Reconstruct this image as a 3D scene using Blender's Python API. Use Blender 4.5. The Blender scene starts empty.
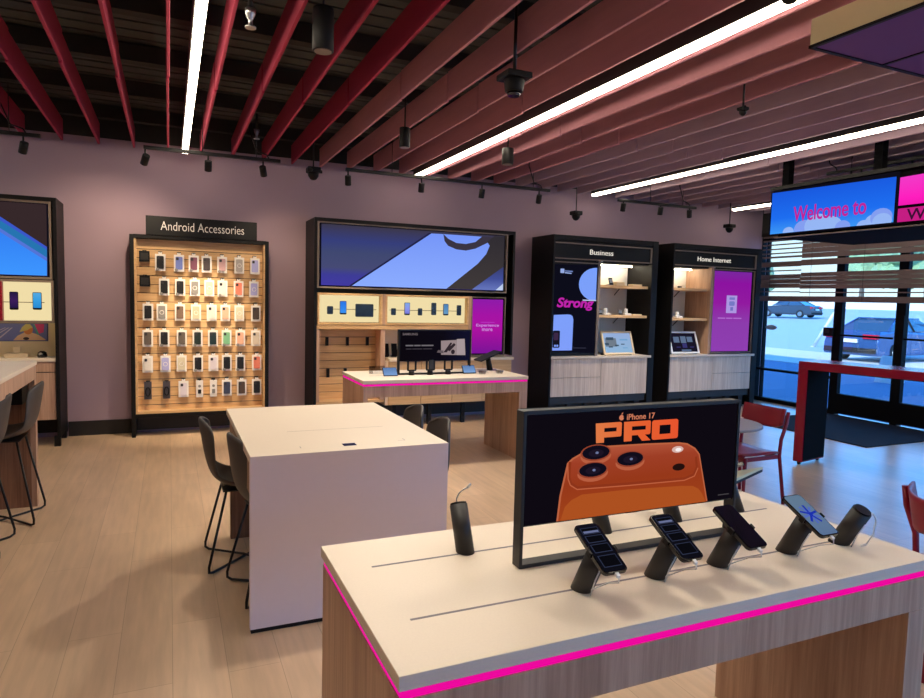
import bpy, bmesh, math, random
from mathutils import Vector, Matrix
random.seed(7)
C = bpy.context.scene.collection
sc = bpy.context.scene
PI = math.pi

# ---------------------------------------------------------------- colour and materials
def lin(c):
    c = c / 255.0
    return c / 12.92 if c <= 0.04045 else ((c + 0.055) / 1.055) ** 2.4
def rgb(*c):
    return (lin(c[0]), lin(c[1]), lin(c[2]), 1.0)

def new_mat(name):
    m = bpy.data.materials.new(name); m.use_nodes = True
    nt = m.node_tree; nt.nodes.clear()
    out = nt.nodes.new('ShaderNodeOutputMaterial')
    return m, nt, out

def coords(nt, scale):
    tc = nt.nodes.new('ShaderNodeTexCoord'); mp = nt.nodes.new('ShaderNodeMapping')
    mp.inputs['Scale'].default_value = scale
    nt.links.new(tc.outputs['Object'], mp.inputs['Vector'])
    return mp.outputs['Vector']

def pm(name, c, rough=0.5, metal=0.0, spec=0.5, var=0.06, scale=(14, 14, 14), detail=3.0):
    """Principled material with a little procedural variation of its colour and gloss."""
    m, nt, out = new_mat(name)
    b = nt.nodes.new('ShaderNodeBsdfPrincipled')
    nz = nt.nodes.new('ShaderNodeTexNoise'); nz.inputs['Scale'].default_value = 1.0; nz.inputs['Detail'].default_value = detail
    nt.links.new(coords(nt, scale), nz.inputs['Vector'])
    mix = nt.nodes.new('ShaderNodeMix'); mix.data_type = 'RGBA'
    col = rgb(*c)
    mix.inputs['A'].default_value = tuple(max(0, x * (1 - var)) for x in col[:3]) + (1,)
    mix.inputs['B'].default_value = tuple(min(1, x * (1 + var)) for x in col[:3]) + (1,)
    nt.links.new(nz.outputs['Fac'], mix.inputs['Factor'])
    nt.links.new(mix.outputs['Result'], b.inputs['Base Color'])
    b.inputs['Roughness'].default_value = rough; b.inputs['Metallic'].default_value = metal
    b.inputs['Specular IOR Level'].default_value = spec
    nt.links.new(b.outputs[0], out.inputs[0])
    return m

def wood(name, c1, c2, scale, rough=0.45, seam=None, spec=0.4):
    """Streaky wood grain; `scale` is small along the grain. seam=(axis, pitch) adds fine board joints."""
    m, nt, out = new_mat(name)
    b = nt.nodes.new('ShaderNodeBsdfPrincipled')
    n1 = nt.nodes.new('ShaderNodeTexNoise'); n1.inputs['Scale'].default_value = 1; n1.inputs['Detail'].default_value = 6; n1.inputs['Roughness'].default_value = 0.65
    nt.links.new(coords(nt, scale), n1.inputs['Vector'])
    n2 = nt.nodes.new('ShaderNodeTexNoise'); n2.inputs['Scale'].default_value = 1; n2.inputs['Detail'].default_value = 2
    nt.links.new(coords(nt, tuple(s * 0.16 for s in scale)), n2.inputs['Vector'])
    add = nt.nodes.new('ShaderNodeMath'); add.operation = 'ADD'
    mul = nt.nodes.new('ShaderNodeMath'); mul.operation = 'MULTIPLY'; mul.inputs[1].default_value = 0.6
    nt.links.new(n2.outputs['Fac'], mul.inputs[0]); nt.links.new(n1.outputs['Fac'], add.inputs[0]); nt.links.new(mul.outputs[0], add.inputs[1])
    rp = nt.nodes.new('ShaderNodeValToRGB')
    rp.color_ramp.elements[0].position = 0.55; rp.color_ramp.elements[0].color = rgb(*c1)
    rp.color_ramp.elements[1].position = 1.05 if False else 1.0; rp.color_ramp.elements[1].color = rgb(*c2)
    nt.links.new(add.outputs[0], rp.inputs[0])
    nt.links.new(rp.outputs[0], b.inputs['Base Color'])
    b.inputs['Roughness'].default_value = rough; b.inputs['Specular IOR Level'].default_value = spec
    nt.links.new(b.outputs[0], out.inputs[0])
    return m

def emit(name, c, k=1.0):
    m, nt, out = new_mat(name)
    e = nt.nodes.new('ShaderNodeEmission'); e.inputs[0].default_value = rgb(*c); e.inputs[1].default_value = k
    nt.links.new(e.outputs[0], out.inputs[0])
    return m

def emit_grad(name, stops, axis='Z', lo=0.0, hi=1.0, k=1.0, noise=0.0):
    """A lit screen picture that runs from colour to colour along one axis of the object."""
    m, nt, out = new_mat(name)
    tc = nt.nodes.new('ShaderNodeTexCoord'); sx = nt.nodes.new('ShaderNodeSeparateXYZ')
    nt.links.new(tc.outputs['Object'], sx.inputs[0])
    mr = nt.nodes.new('ShaderNodeMapRange'); mr.inputs['From Min'].default_value = lo; mr.inputs['From Max'].default_value = hi
    nt.links.new(sx.outputs[axis], mr.inputs['Value'])
    rp = nt.nodes.new('ShaderNodeValToRGB'); els = rp.color_ramp.elements
    while len(els) < len(stops): els.new(0.5)
    for e, (p, c) in zip(els, stops): e.position = p; e.color = rgb(*c)
    src = mr.outputs['Result']
    if noise:
        nz = nt.nodes.new('ShaderNodeTexNoise'); nz.inputs['Scale'].default_value = 2.5; nz.inputs['Detail'].default_value = 4
        nt.links.new(tc.outputs['Object'], nz.inputs['Vector'])
        ma = nt.nodes.new('ShaderNodeMath'); ma.operation = 'MULTIPLY_ADD'; ma.inputs[1].default_value = noise; ma.inputs[2].default_value = -noise / 2
        nt.links.new(nz.outputs['Fac'], ma.inputs[0])
        ad = nt.nodes.new('ShaderNodeMath'); ad.operation = 'ADD'
        nt.links.new(ma.outputs[0], ad.inputs[0]); nt.links.new(src, ad.inputs[1]); src = ad.outputs[0]
    nt.links.new(src, rp.inputs[0])
    e = nt.nodes.new('ShaderNodeEmission'); e.inputs[1].default_value = k
    nt.links.new(rp.outputs[0], e.inputs[0]); nt.links.new(e.outputs[0], out.inputs[0])
    return m

def glass_mat(name, tint=(235, 246, 250), gloss=0.07):
    m, nt, out = new_mat(name)
    t = nt.nodes.new('ShaderNodeBsdfTransparent'); t.inputs[0].default_value = rgb(*tint)
    g = nt.nodes.new('ShaderNodeBsdfGlossy'); g.inputs['Roughness'].default_value = 0.02
    mx = nt.nodes.new('ShaderNodeMixShader'); mx.inputs[0].default_value = gloss
    nt.links.new(t.outputs[0], mx.inputs[1]); nt.links.new(g.outputs[0], mx.inputs[2]); nt.links.new(mx.outputs[0], out.inputs[0])
    return m

def plank_floor(name):
    m, nt, out = new_mat(name)
    b = nt.nodes.new('ShaderNodeBsdfPrincipled')
    tc = nt.nodes.new('ShaderNodeTexCoord'); mp = nt.nodes.new('ShaderNodeMapping')
    mp.inputs['Rotation'].default_value = (0, 0, PI / 2)
    nt.links.new(tc.outputs['Object'], mp.inputs['Vector'])
    br = nt.nodes.new('ShaderNodeTexBrick')
    br.inputs['Scale'].default_value = 1.0; br.inputs['Brick Width'].default_value = 1.5; br.inputs['Row Height'].default_value = 0.23
    br.inputs['Mortar Size'].default_value = 0.0015; br.offset = 0.37; br.inputs['Bias'].default_value = 0.0
    br.inputs['Color1'].default_value = rgb(*FLOOR_A); br.inputs['Color2'].default_value = rgb(*FLOOR_B); br.inputs['Mortar'].default_value = rgb(*FLOOR_M)
    nt.links.new(mp.outputs[0], br.inputs['Vector'])
    n1 = nt.nodes.new('ShaderNodeTexNoise'); n1.inputs['Scale'].default_value = 1; n1.inputs['Detail'].default_value = 5
    nt.links.new(coords(nt, (26, 2.2, 26)), n1.inputs['Vector'])
    n2 = nt.nodes.new('ShaderNodeTexNoise'); n2.inputs['Scale'].default_value = 1; n2.inputs['Detail'].default_value = 3
    nt.links.new(coords(nt, (2.4, 1.0, 2.4)), n2.inputs['Vector'])
    r1 = nt.nodes.new('ShaderNodeValToRGB')
    r1.color_ramp.elements[0].position = .3; r1.color_ramp.elements[0].color = (.88, .88, .88, 1)
    r1.color_ramp.elements[1].position = .7; r1.color_ramp.elements[1].color = (1.05, 1.05, 1.05, 1)
    nt.links.new(n1.outputs['Fac'], r1.inputs[0])
    r2 = nt.nodes.new('ShaderNodeValToRGB')
    r2.color_ramp.elements[0].position = .32; r2.color_ramp.elements[0].color = (.88, .87, .86, 1)
    r2.color_ramp.elements[1].position = .66; r2.color_ramp.elements[1].color = (1.06, 1.06, 1.06, 1)
    nt.links.new(n2.outputs['Fac'], r2.inputs[0])
    m1 = nt.nodes.new('ShaderNodeMix'); m1.data_type = 'RGBA'; m1.blend_type = 'MULTIPLY'; m1.inputs['Factor'].default_value = 1
    nt.links.new(br.outputs['Color'], m1.inputs['A']); nt.links.new(r1.outputs[0], m1.inputs['B'])
    m2 = nt.nodes.new('ShaderNodeMix'); m2.data_type = 'RGBA'; m2.blend_type = 'MULTIPLY'; m2.inputs['Factor'].default_value = 1
    nt.links.new(m1.outputs['Result'], m2.inputs['A']); nt.links.new(r2.outputs[0], m2.inputs['B'])
    nt.links.new(m2.outputs['Result'], b.inputs['Base Color'])
    b.inputs['Roughness'].default_value = 0.29; b.inputs['Specular IOR Level'].default_value = 0.5
    bp = nt.nodes.new('ShaderNodeBump'); bp.inputs['Strength'].default_value = 0.06; bp.inputs['Distance'].default_value = 0.01
    nt.links.new(n1.outputs['Fac'], bp.inputs['Height']); nt.links.new(bp.outputs[0], b.inputs['Normal'])
    nt.links.new(b.outputs[0], out.inputs[0])
    return m

FLOOR_A, FLOOR_B, FLOOR_M = (216, 184, 152), (208, 176, 144), (178, 148, 120)

M = {}
LEDK = 19.0
M['floor'] = plank_floor('wood_plank_floor')
M['wall'] = pm('lilac_grey_wall_paint', (174, 148, 160), 0.85, var=.02, scale=(3, 3, 3))
M['plenum'] = pm('black_plenum_paint', (44, 44, 44), 0.9, var=.15)
M['deck'] = pm('black_roof_deck', (66, 68, 66), 0.85, var=.15, scale=(2, 40, 2))
M['black'] = pm('black_powder_coat', (15, 13, 13), 0.5, spec=.25, var=.1)
M['blacksoft'] = pm('black_laminate', (13, 12, 14), 0.5, spec=.25, var=.1)
M['trimgrey'] = pm('bronze_grey_trim', (128, 112, 98), 0.4, var=.05)
M['lining'] = pm('matt_black_lining', (10, 10, 13), 0.9, spec=.08)
M['base'] = pm('black_skirting', (30, 25, 24), 0.6, var=.1)
M['quartz'] = pm('cream_speckled_quartz', (228, 211, 190), 0.5, spec=.45, var=.045, scale=(160, 160, 160), detail=2)
M['quartzside'] = pm('daylight_tinted_laminate', (228, 210, 212), 0.4, var=.02, scale=(30, 30, 30))  # cooler than the worktop: bluish daylight on the front put into the colour
M['oak_v'] = wood('oak_vertical_grain', (166, 128, 104), (206, 168, 140), (55, 55, 2.2))
M['oak_dark'] = wood('brown_oak_vertical_grain', (112, 78, 58), (160, 118, 90), (70, 70, 2.0))
M['oak_h'] = wood('oak_horizontal_grain', (196, 154, 104), (226, 186, 136), (2.2, 45, 45))
M['ash_v'] = wood('pale_ash_vertical_grain', (198, 172, 150), (234, 214, 194), (60, 60, 1.8))
M['cream'] = pm('cream_panel', (232, 208, 168), 0.5, var=.03)
M['groove'] = pm('dark_groove', (74, 50, 34), 0.7, var=.1)
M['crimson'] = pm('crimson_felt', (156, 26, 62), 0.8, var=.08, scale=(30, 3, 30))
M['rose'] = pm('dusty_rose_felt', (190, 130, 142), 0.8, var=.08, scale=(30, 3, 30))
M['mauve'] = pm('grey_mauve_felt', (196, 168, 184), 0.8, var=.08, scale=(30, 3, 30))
M['stool'] = pm('grey_leatherette', (68, 61, 57), 0.55, var=.1, scale=(60, 60, 60))
M['rod'] = pm('black_steel_rod', (20, 18, 18), 0.35, metal=.3, var=.1)
M['red'] = pm('red_lacquer', (140, 10, 38), 0.35, var=.05)
M['redtop'] = pm('magenta_red_laminate', (150, 14, 44), 0.22, var=.04)
M['mat'] = pm('charcoal_entrance_mat', (34, 36, 42), 0.95, spec=.15, var=.2, scale=(120, 120, 120))
M['metal'] = pm('brushed_steel', (170, 170, 172), 0.3, metal=1.0, var=.05)
M['slot'] = pm('grey_slot', (128, 120, 122), .7, var=.03)
M['greytop'] = pm('grey_laminate', (150, 142, 142), .4, var=.03)
M['white'] = pm('white_plastic', (235, 233, 230), 0.4, var=.02)
M['whitepaper'] = pm('white_card', (238, 232, 226), 0.6, var=.02)
M['phoneblack'] = pm('black_phone_glass', (10, 10, 13), 0.12, spec=.6, var=.1)
M['standgrey'] = pm('charcoal_stand', (33, 30, 28), 0.5, var=.1, scale=(60, 60, 60))
M['alu'] = pm('black_storefront_aluminium', (8, 8, 11), 0.6, spec=.12, var=.1)
M['alupale'] = pm('pale_blue_white_pilaster', (190, 205, 220), 0.5, var=.03)
M['slat'] = pm('brown_grey_blind_slat', (108, 90, 90), 0.5, var=.06)
M['glass'] = glass_mat('storefront_glass')
M['acrylic'] = glass_mat('clear_acrylic', (225, 225, 225), .15)
M['led'] = emit('led_diffuser', (255, 240, 214), LEDK)
M['pinkled'] = emit('magenta_led', (240, 10, 160), 0.95)
M['lightpanel'] = emit('lit_cream_panel', (246, 226, 172), 0.95)
M['shelflight'] = emit('shelf_light', (255, 242, 214), 26.0)
M['scrblack'] = emit('screen_black', (16, 14, 24), 1.0)
M['concrete'] = pm('pale_concrete', (232, 228, 220), 0.9, var=.06, scale=(3, 3, 3))
M['asphalt'] = pm('grey_asphalt', (176, 194, 204), 0.95, var=.1, scale=(6, 6, 6))
M['pave'] = pm('shade_blue_pavement', (112, 136, 172), 0.9, var=.06, scale=(2, 2, 2))  # blue of the building's shade is put into the pavement colour
M['facade'] = pm('facade_render', (190, 180, 170), 0.9, var=.04)
M['carblue'] = pm('hazy_blue_car_paint', (62, 96, 146), 0.2, metal=.3, var=.03)  # dark blue lightened, sunlit haze put into the paint colour
M['cargrey'] = pm('dark_grey_car_paint', (62, 66, 76), 0.25, metal=.3, var=.03)
M['carglass'] = pm('tinted_car_glass', (54, 84, 112), 0.08, spec=.8, var=.03)
M['tyre'] = pm('black_rubber', (22, 22, 24), 0.8, var=.1)
M['tail'] = pm('red_tail_lamp', (205, 24, 48), .2)
M['leaf'] = pm('pale_green_foliage', (150, 176, 130), 0.9, var=.3, scale=(3, 3, 3))
M['bark'] = pm('grey_bark', (110, 100, 92), 0.9, var=.2)
M['beige'] = pm('beige_fabric', (226, 214, 170), 0.8, var=.03)
M['purplefab'] = pm('violet_stretch_fabric', (104, 62, 132), 0.7, var=.03)

# ---------------------------------------------------------------- mesh builder
class MB:
    def __init__(s): s.v = []; s.f = []; s.m = []; s.mats = []; s.sm = []
    def mi(s, m):
        if m not in s.mats: s.mats.append(m)
        return s.mats.index(m)
    def add(s, vs, fs, m, smooth=False):
        o = len(s.v); s.v += [tuple(v) for v in vs]; k = s.mi(m)
        for f in fs: s.f.append([o + i for i in f]); s.m.append(k); s.sm.append(smooth)
        return s
    def box(s, x0, y0, z0, x1, y1, z1, m):
        x0, x1 = sorted((x0, x1)); y0, y1 = sorted((y0, y1)); z0, z1 = sorted((z0, z1))
        vs = [(x0,y0,z0),(x1,y0,z0),(x1,y1,z0),(x0,y1,z0),(x0,y0,z1),(x1,y0,z1),(x1,y1,z1),(x0,y1,z1)]
        return s.add(vs, [(0,3,2,1),(4,5,6,7),(0,1,5,4),(1,2,6,5),(2,3,7,6),(3,0,4,7)], m)
    def obox(s, c, ux, uy, uz, hx, hy, hz, m):
        c = Vector(c); ux, uy, uz = Vector(ux).normalized(), Vector(uy).normalized(), Vector(uz).normalized()
        vs = [c + ux*hx*a + uy*hy*b + uz*hz*d for d in (-1,1) for a, b in ((-1,-1),(1,-1),(1,1),(-1,1))]
        return s.add(vs, [(0,3,2,1),(4,5,6,7),(0,1,5,4),(1,2,6,5),(2,3,7,6),(3,0,4,7)], m)
    def prism(s, pts, axis, a, b, m):
        def P(p, t):
            return {'x': (t, p[0], p[1]), 'y': (p[0], t, p[1]), 'z': (p[0], p[1], t)}[axis]
        n = len(pts); vs = [P(p, a) for p in pts] + [P(p, b) for p in pts]
        fs = [tuple(range(n))[::-1], tuple(range(n, 2*n))] + [(i, (i+1) % n, n + (i+1) % n, n + i) for i in range(n)]
        return s.add(vs, fs, m)
    def frame(s, x0, z0, x1, z1, y0, y1, w, m, axis='y'):
        """A rectangular picture-frame border in the XZ plane."""
        s.box(x0,y0,z0,x0+w,y1,z1,m); s.box(x1-w,y0,z0,x1,y1,z1,m)
        s.box(x0+w,y0,z0,x1-w,y1,z0+w,m); s.box(x0+w,y0,z1-w,x1-w,y1,z1,m); return s
    def cyl(s, p0, p1, r0, r1=None, m=None, seg=16, cap=True):
        if r1 is None: r1 = r0
        p0, p1 = Vector(p0), Vector(p1); d = (p1 - p0).normalized()
        u = d.orthogonal().normalized(); w = d.cross(u)
        ring = lambda p, r: [p + (u*math.cos(2*PI*i/seg) + w*math.sin(2*PI*i/seg))*r for i in range(seg)]
        vs = ring(p0, r0) + ring(p1, r1)
        s.add(vs, [(i, (i+1) % seg, seg + (i+1) % seg, seg + i) for i in range(seg)], m, True)
        if cap: s.add(vs, [tuple(range(seg))[::-1], tuple(range(seg, 2*seg))], m)
        return s
    def tube(s, path, r, m, seg=8, closed=False):
        pts = [Vector(p) for p in path]; n = len(pts); rings = []; u = None
        for i, p in enumerate(pts):
            a = pts[i-1] if (i > 0 or closed) else p; b = pts[(i+1) % n] if (i < n-1 or closed) else p
            d = (b - a).normalized()
            u = (u - d * u.dot(d)).normalized() if u is not None and (u - d*u.dot(d)).length > 1e-6 else d.orthogonal().normalized()
            w = d.cross(u); rings.append([p + (u*math.cos(2*PI*k/seg) + w*math.sin(2*PI*k/seg))*r for k in range(seg)])
        vs = [v for rg in rings for v in rg]; fs = []
        for i in range(n if closed else n-1):
            j = (i+1) % n
            fs += [(i*seg+k, i*seg+(k+1) % seg, j*seg+(k+1) % seg, j*seg+k) for k in range(seg)]
        s.add(vs, fs, m, True)
        if not closed: s.add(vs, [tuple(range(seg))[::-1], tuple(range((n-1)*seg, n*seg))], m)
        return s
    def revolve(s, prof, c, m, seg=24):
        n = len(prof); vs = []
        for r, z in prof:
            vs += [(c[0] + r*math.cos(2*PI*k/seg), c[1] + r*math.sin(2*PI*k/seg), c[2] + z) for k in range(seg)]
        fs = [(i*seg+k, i*seg+(k+1) % seg, (i+1)*seg+(k+1) % seg, (i+1)*seg+k) for i in range(n-1) for k in range(seg)]
        s.add(vs, fs, m, True)
        s.add(vs, [tuple(range(seg))[::-1], tuple(range((n-1)*seg, n*seg))], m)
        return s
    def grid(s, rows, m, closed=False):
        nr, nc = len(rows), len(rows[0]); vs = [v for r in rows for v in r]
        fs = [(i*nc+j, i*nc+j+1, (i+1)*nc+j+1, (i+1)*nc+j) for i in range(nr-1) for j in range(nc-1)]
        return s.add(vs, fs, m, True)
    def build(s, name, parent=None, bevel=0.0, off=None, recalc=True, seg=2):
        o0 = Vector(off) if off is not None else woff(parent)
        me = bpy.data.meshes.new(name)
        me.from_pydata([tuple(Vector(v) - o0) for v in s.v], [], s.f)
        for m in s.mats: me.materials.append(m)
        for p, k, smo in zip(me.polygons, s.m, s.sm): p.material_index = k; p.use_smooth = smo
        bm = bmesh.new(); bm.from_mesh(me)
        bmesh.ops.remove_doubles(bm, verts=bm.verts, dist=1e-6)
        if recalc: bmesh.ops.recalc_face_normals(bm, faces=bm.faces)
        bm.to_mesh(me); bm.free()
        o = bpy.data.objects.new(name, me); C.objects.link(o)
        if parent is not None: o.parent = parent
        elif off is not None: o.location = off
        if bevel:
            b = o.modifiers.new('bevel', 'BEVEL'); b.width = bevel; b.segments = seg; b.limit_method = 'ANGLE'; b.angle_limit = math.radians(50)
            b.harden_normals = False
        return o

def woff(o):
    v = Vector((0, 0, 0))
    while o is not None: v = v + o.location; o = o.parent
    return v
def thing(name, label, cat, loc=(0, 0, 0), group=None):
    o = bpy.data.objects.new(name, None); C.objects.link(o); o.location = loc; o.empty_display_size = .1
    o['label'] = label; o['category'] = cat
    if group: o['group'] = group
    return o
def tag(o, label, cat, group=None):
    o['label'] = label; o['category'] = cat
    if group: o['group'] = group
    return o
def struct(o): o['kind'] = 'structure'; return o
def lab(o, t): o['label'] = t; return o
def copy_tree(o, parent=None):
    c = o.copy(); C.objects.link(c)
    if parent is not None: c.parent = parent
    for ch in list(o.children): copy_tree(ch, c)
    return c
def copy_thing(o, loc, rz=0.0, label=None, group=None):
    c = copy_tree(o); c.location = loc; c.rotation_euler = (0, 0, rz)
    if label: c['label'] = label
    if group: c['group'] = group
    return c

def text_polys(string, shear=0.0, bold=0.0, spacing=1.0):
    cu = bpy.data.curves.new('lettering', 'FONT'); cu.body = string; cu.size = 1.0; cu.extrude = 0.02; cu.shear = shear; cu.offset = bold
    cu.space_character = spacing; cu.resolution_u = 4
    ob = bpy.data.objects.new('lettering', cu); C.objects.link(ob)
    dg = bpy.context.evaluated_depsgraph_get(); dg.update()
    me = bpy.data.meshes.new_from_object(ob.evaluated_get(dg))
    vs = [v.co.copy() for v in me.vertices]; fs = [tuple(p.vertices) for p in me.polygons]
    bpy.data.objects.remove(ob); bpy.data.curves.remove(cu); bpy.data.meshes.remove(me)
    return vs, fs
def letters(mb, string, m, a, b, h0, h1, plane, side='front', shear=0.0, bold=0.0, depth=0.004, spacing=1.0):
    """Lettering fitted to a..b across and h0..h1 up. side 'front' faces -Y at y=plane; 'left' faces -X at x=plane (a is the far, left-hand end)."""
    vs, fs = text_polys(string, shear, bold, spacing)
    x0 = min(v.x for v in vs); x1 = max(v.x for v in vs); y0 = min(v.y for v in vs); y1 = max(v.y for v in vs)
    out = []
    for v in vs:
        t = a + (v.x - x0) / (x1 - x0) * (b - a); h = h0 + (v.y - y0) / (y1 - y0) * (h1 - h0); d = (v.z / 0.02) * depth / 2
        out.append((t, plane - d, h) if side == 'front' else (plane - d, t, h))
    mb.add(out, fs, m)
    return mb
def flat(mb, pts, y, m, d=0.0015):
    """A thin printed / lit shape of a picture: XZ outline at depth y."""
    return mb.prism(pts, 'y', y, y + d, m)
def ell(cx, cz, rx, rz, n=20):
    return [(cx + rx*math.cos(2*PI*i/n), cz + rz*math.sin(2*PI*i/n)) for i in range(n)]
def rrect(x0, z0, x1, z1, r, n=4):
    p = []
    for cx, cz, a in ((x1-r, z1-r, 0), (x0+r, z1-r, 90), (x0+r, z0+r, 180), (x1-r, z0+r, 270)):
        p += [(cx + r*math.cos(math.radians(a + 90*i/n)), cz + r*math.sin(math.radians(a + 90*i/n))) for i in range(n+1)]
    return p

# ---------------------------------------------------------------- camera, view, sky
cam_d = bpy.data.cameras.new('camera'); cam = bpy.data.objects.new('camera', cam_d); C.objects.link(cam); sc.camera = cam
cam_d.sensor_width = 36.0; cam_d.sensor_fit = 'HORIZONTAL'; cam_d.lens = 36.0 * 655.993 / 924.0
cam_d.clip_start = 0.05; cam_d.clip_end = 600
Rw = ((0.91346613, -0.4061571, 0.02481992), (-0.00817657, -0.07930413, -0.99681693), (0.4068326, 0.91035557, -0.07576261))
mw = Matrix.Identity(4)
for i in range(3):
    mw[i][0] = Rw[0][i]; mw[i][1] = -Rw[1][i]; mw[i][2] = -Rw[2][i]
mw[0][3], mw[1][3], mw[2][3] = 0.0, 0.0, 1.70
cam.matrix_world = mw
vs_ = sc.view_settings; sc.display_settings.display_device = 'sRGB'
vs_.view_transform = 'Standard'; vs_.look = 'None'; vs_.gamma = 1.0; vs_.use_curve_mapping = False; vs_.exposure = EXPOSURE = 0.0

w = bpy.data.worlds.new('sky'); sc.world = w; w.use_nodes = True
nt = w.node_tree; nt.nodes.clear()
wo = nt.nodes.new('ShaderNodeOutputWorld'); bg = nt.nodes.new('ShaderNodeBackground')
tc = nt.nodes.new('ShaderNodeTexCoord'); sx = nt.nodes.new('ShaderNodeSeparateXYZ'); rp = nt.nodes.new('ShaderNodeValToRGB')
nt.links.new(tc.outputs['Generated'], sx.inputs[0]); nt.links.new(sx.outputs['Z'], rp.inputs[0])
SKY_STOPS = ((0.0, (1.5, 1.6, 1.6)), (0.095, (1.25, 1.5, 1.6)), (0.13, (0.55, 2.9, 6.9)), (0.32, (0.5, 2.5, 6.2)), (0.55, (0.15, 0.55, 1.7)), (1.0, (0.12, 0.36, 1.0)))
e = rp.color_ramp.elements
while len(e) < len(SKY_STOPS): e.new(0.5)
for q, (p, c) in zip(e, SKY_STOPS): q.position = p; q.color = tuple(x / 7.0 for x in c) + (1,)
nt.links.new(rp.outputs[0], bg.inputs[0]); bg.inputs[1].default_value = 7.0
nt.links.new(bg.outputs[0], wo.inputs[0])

def light(kind, name, loc, energy, color=(1, 1, 1), aim=None, parent=None, **kw):
    d = bpy.data.lights.new(name, kind); d.energy = energy; d.color = color
    for k, v in kw.items(): setattr(d, k, v)
    o = bpy.data.objects.new(name, d); C.objects.link(o)
    if aim is not None:
        o.rotation_euler = (Vector(aim) - Vector(loc)).to_track_quat('-Z', 'Y').to_euler()
    if parent is not None: o.parent = parent; o.location = Vector(loc) - woff(parent)
    else: o.location = loc
    return o
sun = light('SUN', 'sun', (-20, 4, 30), 6.0, (1, .96, .9), angle=.02)
sun.rotation_euler = Vector((math.cos(math.radians(30)), .12, -math.sin(math.radians(30)))).to_track_quat('-Z', 'Y').to_euler()
WARM = (1.0, .80, .56); NEUT = (1.0, .90, .76)

# ---------------------------------------------------------------- the shell
XR, XL, YB, YF, ZC = 9.85, -5.2, 8.72, -3.2, 3.75
struct(MB().box(XL, YF, -.12, XR, YB, 0, M['floor']).build('floor'))
mb = MB(); mb.box(XL - .2, YB, -.12, XR + .15, YB + .2, 3.44, M['wall']); mb.box(XL - .2, YB, 3.44, XR + .15, YB + .2, ZC + .3, M['plenum'])
struct(mb.build('wall_back'))
mb = MB(); mb.box(XL - .2, YF, -.12, XL, YB, 3.44, M['wall']); mb.box(XL - .2, YF, 3.44, XL, YB, ZC + .3, M['plenum'])
struct(mb.build('wall_left'))
mb = MB(); mb.box(XL - .2, YF - .2, -.12, 1.5, YF, 3.44, M['wall']); mb.box(8.9, YF - .2, -.12, XR + .15, YF, 3.44, M['wall']); mb.box(1.5, YF - .2, -.12, 8.9, YF, .06, M['wall']); mb.box(1.5, YF - .2, 3.0, 8.9, YF, 3.44, M['wall']); mb.box(XL - .2, YF - .2, 3.44, XR + .15, YF, ZC + .3, M['plenum'])
struct(mb.build('wall_front'))
mb = MB(); mb.box(XL - .2, YF - .2, ZC, XR + .15, YB + .2, ZC + .3, M['deck'])
for i in range(62):                                     # shallow ribs of the metal roof deck
    y = YB - .1 - i * .19; mb.box(XL, y - .02, ZC - .012, XR, y + .02, ZC, M['deck'])
struct(mb.build('ceiling'))
for i in range(10):
    y = 8.45 - i * 1.08
    struct(MB().box(XL, y - .05, ZC - .15, XR, y + .05, ZC - .012, M['plenum']).build('trim_%d' % (i + 1)))
# storefront wall: header, upstand and the solid end, with the glazing set into it
mb = MB(); mb.box(XR - .1, YF, 2.95, XR + .15, YB, ZC + .3, M['plenum']); mb.box(XR, -1.5, -.12, XR + .15, YF, 2.95, M['wall'])
mb.box(XR - .02, YF, ZC + .3, XR + .15, YB + .2, 5.5, M['facade'])
mb.box(XL - .2, YF - .2, ZC + .3, XR + .15, YB + .2, ZC + .34, M['facade'])
struct(mb.build('wall_right'))
struct(MB().box(XR - .02, YB + .2, -.12, XR + .15, 60, 5.5, M['facade']).build('wall_neighbour'))
struct(MB().box(XR - .06, 8.595, .07, XR + .015, 8.62, 2.88, M['alu']).build('trim_11'))
def window(n, y0, y1, mid):
    mb = MB(); x0, x1 = XR - .08, XR + .02
    mb.box(x0, y0, 0.0, x1, y1, .07, M['alu']); mb.box(x0, y0, 2.88, x1, y1, 2.95, M['alu'])
    mb.box(x0, y0, .07, x1, y0 + .018, 2.88, M['alu']); mb.box(x0, y1 - .018, .07, x1, y1, 2.88, M['alu'])
    if mid: mb.box(x0, y0 + .018, mid - .02, x1, y1 - .018, mid + .02, M['alu'])
    f = struct(mb.build('window_%d' % n))
    g = MB().box(XR - .035, y0 + .014, .06, XR - .027, y1 - .014, 2.89, M['glass']).build('pane', f); g['kind'] = 'structure'
    return f
def door(n, y0, y1, mid=1.28):
    mb = MB(); x0, x1 = XR - .08, XR + .0
    mb.box(x0, y0, .025, x1, y1, .34, M['alu']); mb.box(x0, y0, 2.85, x1, y1, 2.95, M['alu'])
    mb.box(x0, y0, .34, x1, y0 + .02, 2.85, M['alu']); mb.box(x0, y1 - .02, .34, x1, y1, 2.85, M['alu'])
    f = struct(mb.build('door_%d' % n))
    MB().box(XR - .045, y0 + .016, .33, XR - .037, y1 - .016, 2.86, M['glass']).build('pane', f)['kind'] = 'structure'
    MB().box(XR - .13, y0 + .03, mid - .014, XR - .1, y1 - .03, mid + .014, M['alu']).box(XR - .13, y0 + .03, mid - .014, XR - .08, y0 + .06, mid + .014, M['alu']).box(XR - .13, y1 - .06, mid - .014, XR - .08, y1 - .03, mid + .014, M['alu']).build('push_bar', f)['kind'] = 'structure'
    return f
window(1, 7.21, 8.715, .58)
struct(MB().box(XR - .08, 7.11, 0, XR + .03, 7.21, 2.95, M['alu']).build('trim_12'))
d1 = door(1, 6.22, 7.11)
struct(MB().box(XR - .08, 6.12, 0, XR + .03, 6.22, 2.95, M['alu']).build('trim_13'))
d2 = door(2, 5.28, 6.12)
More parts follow.
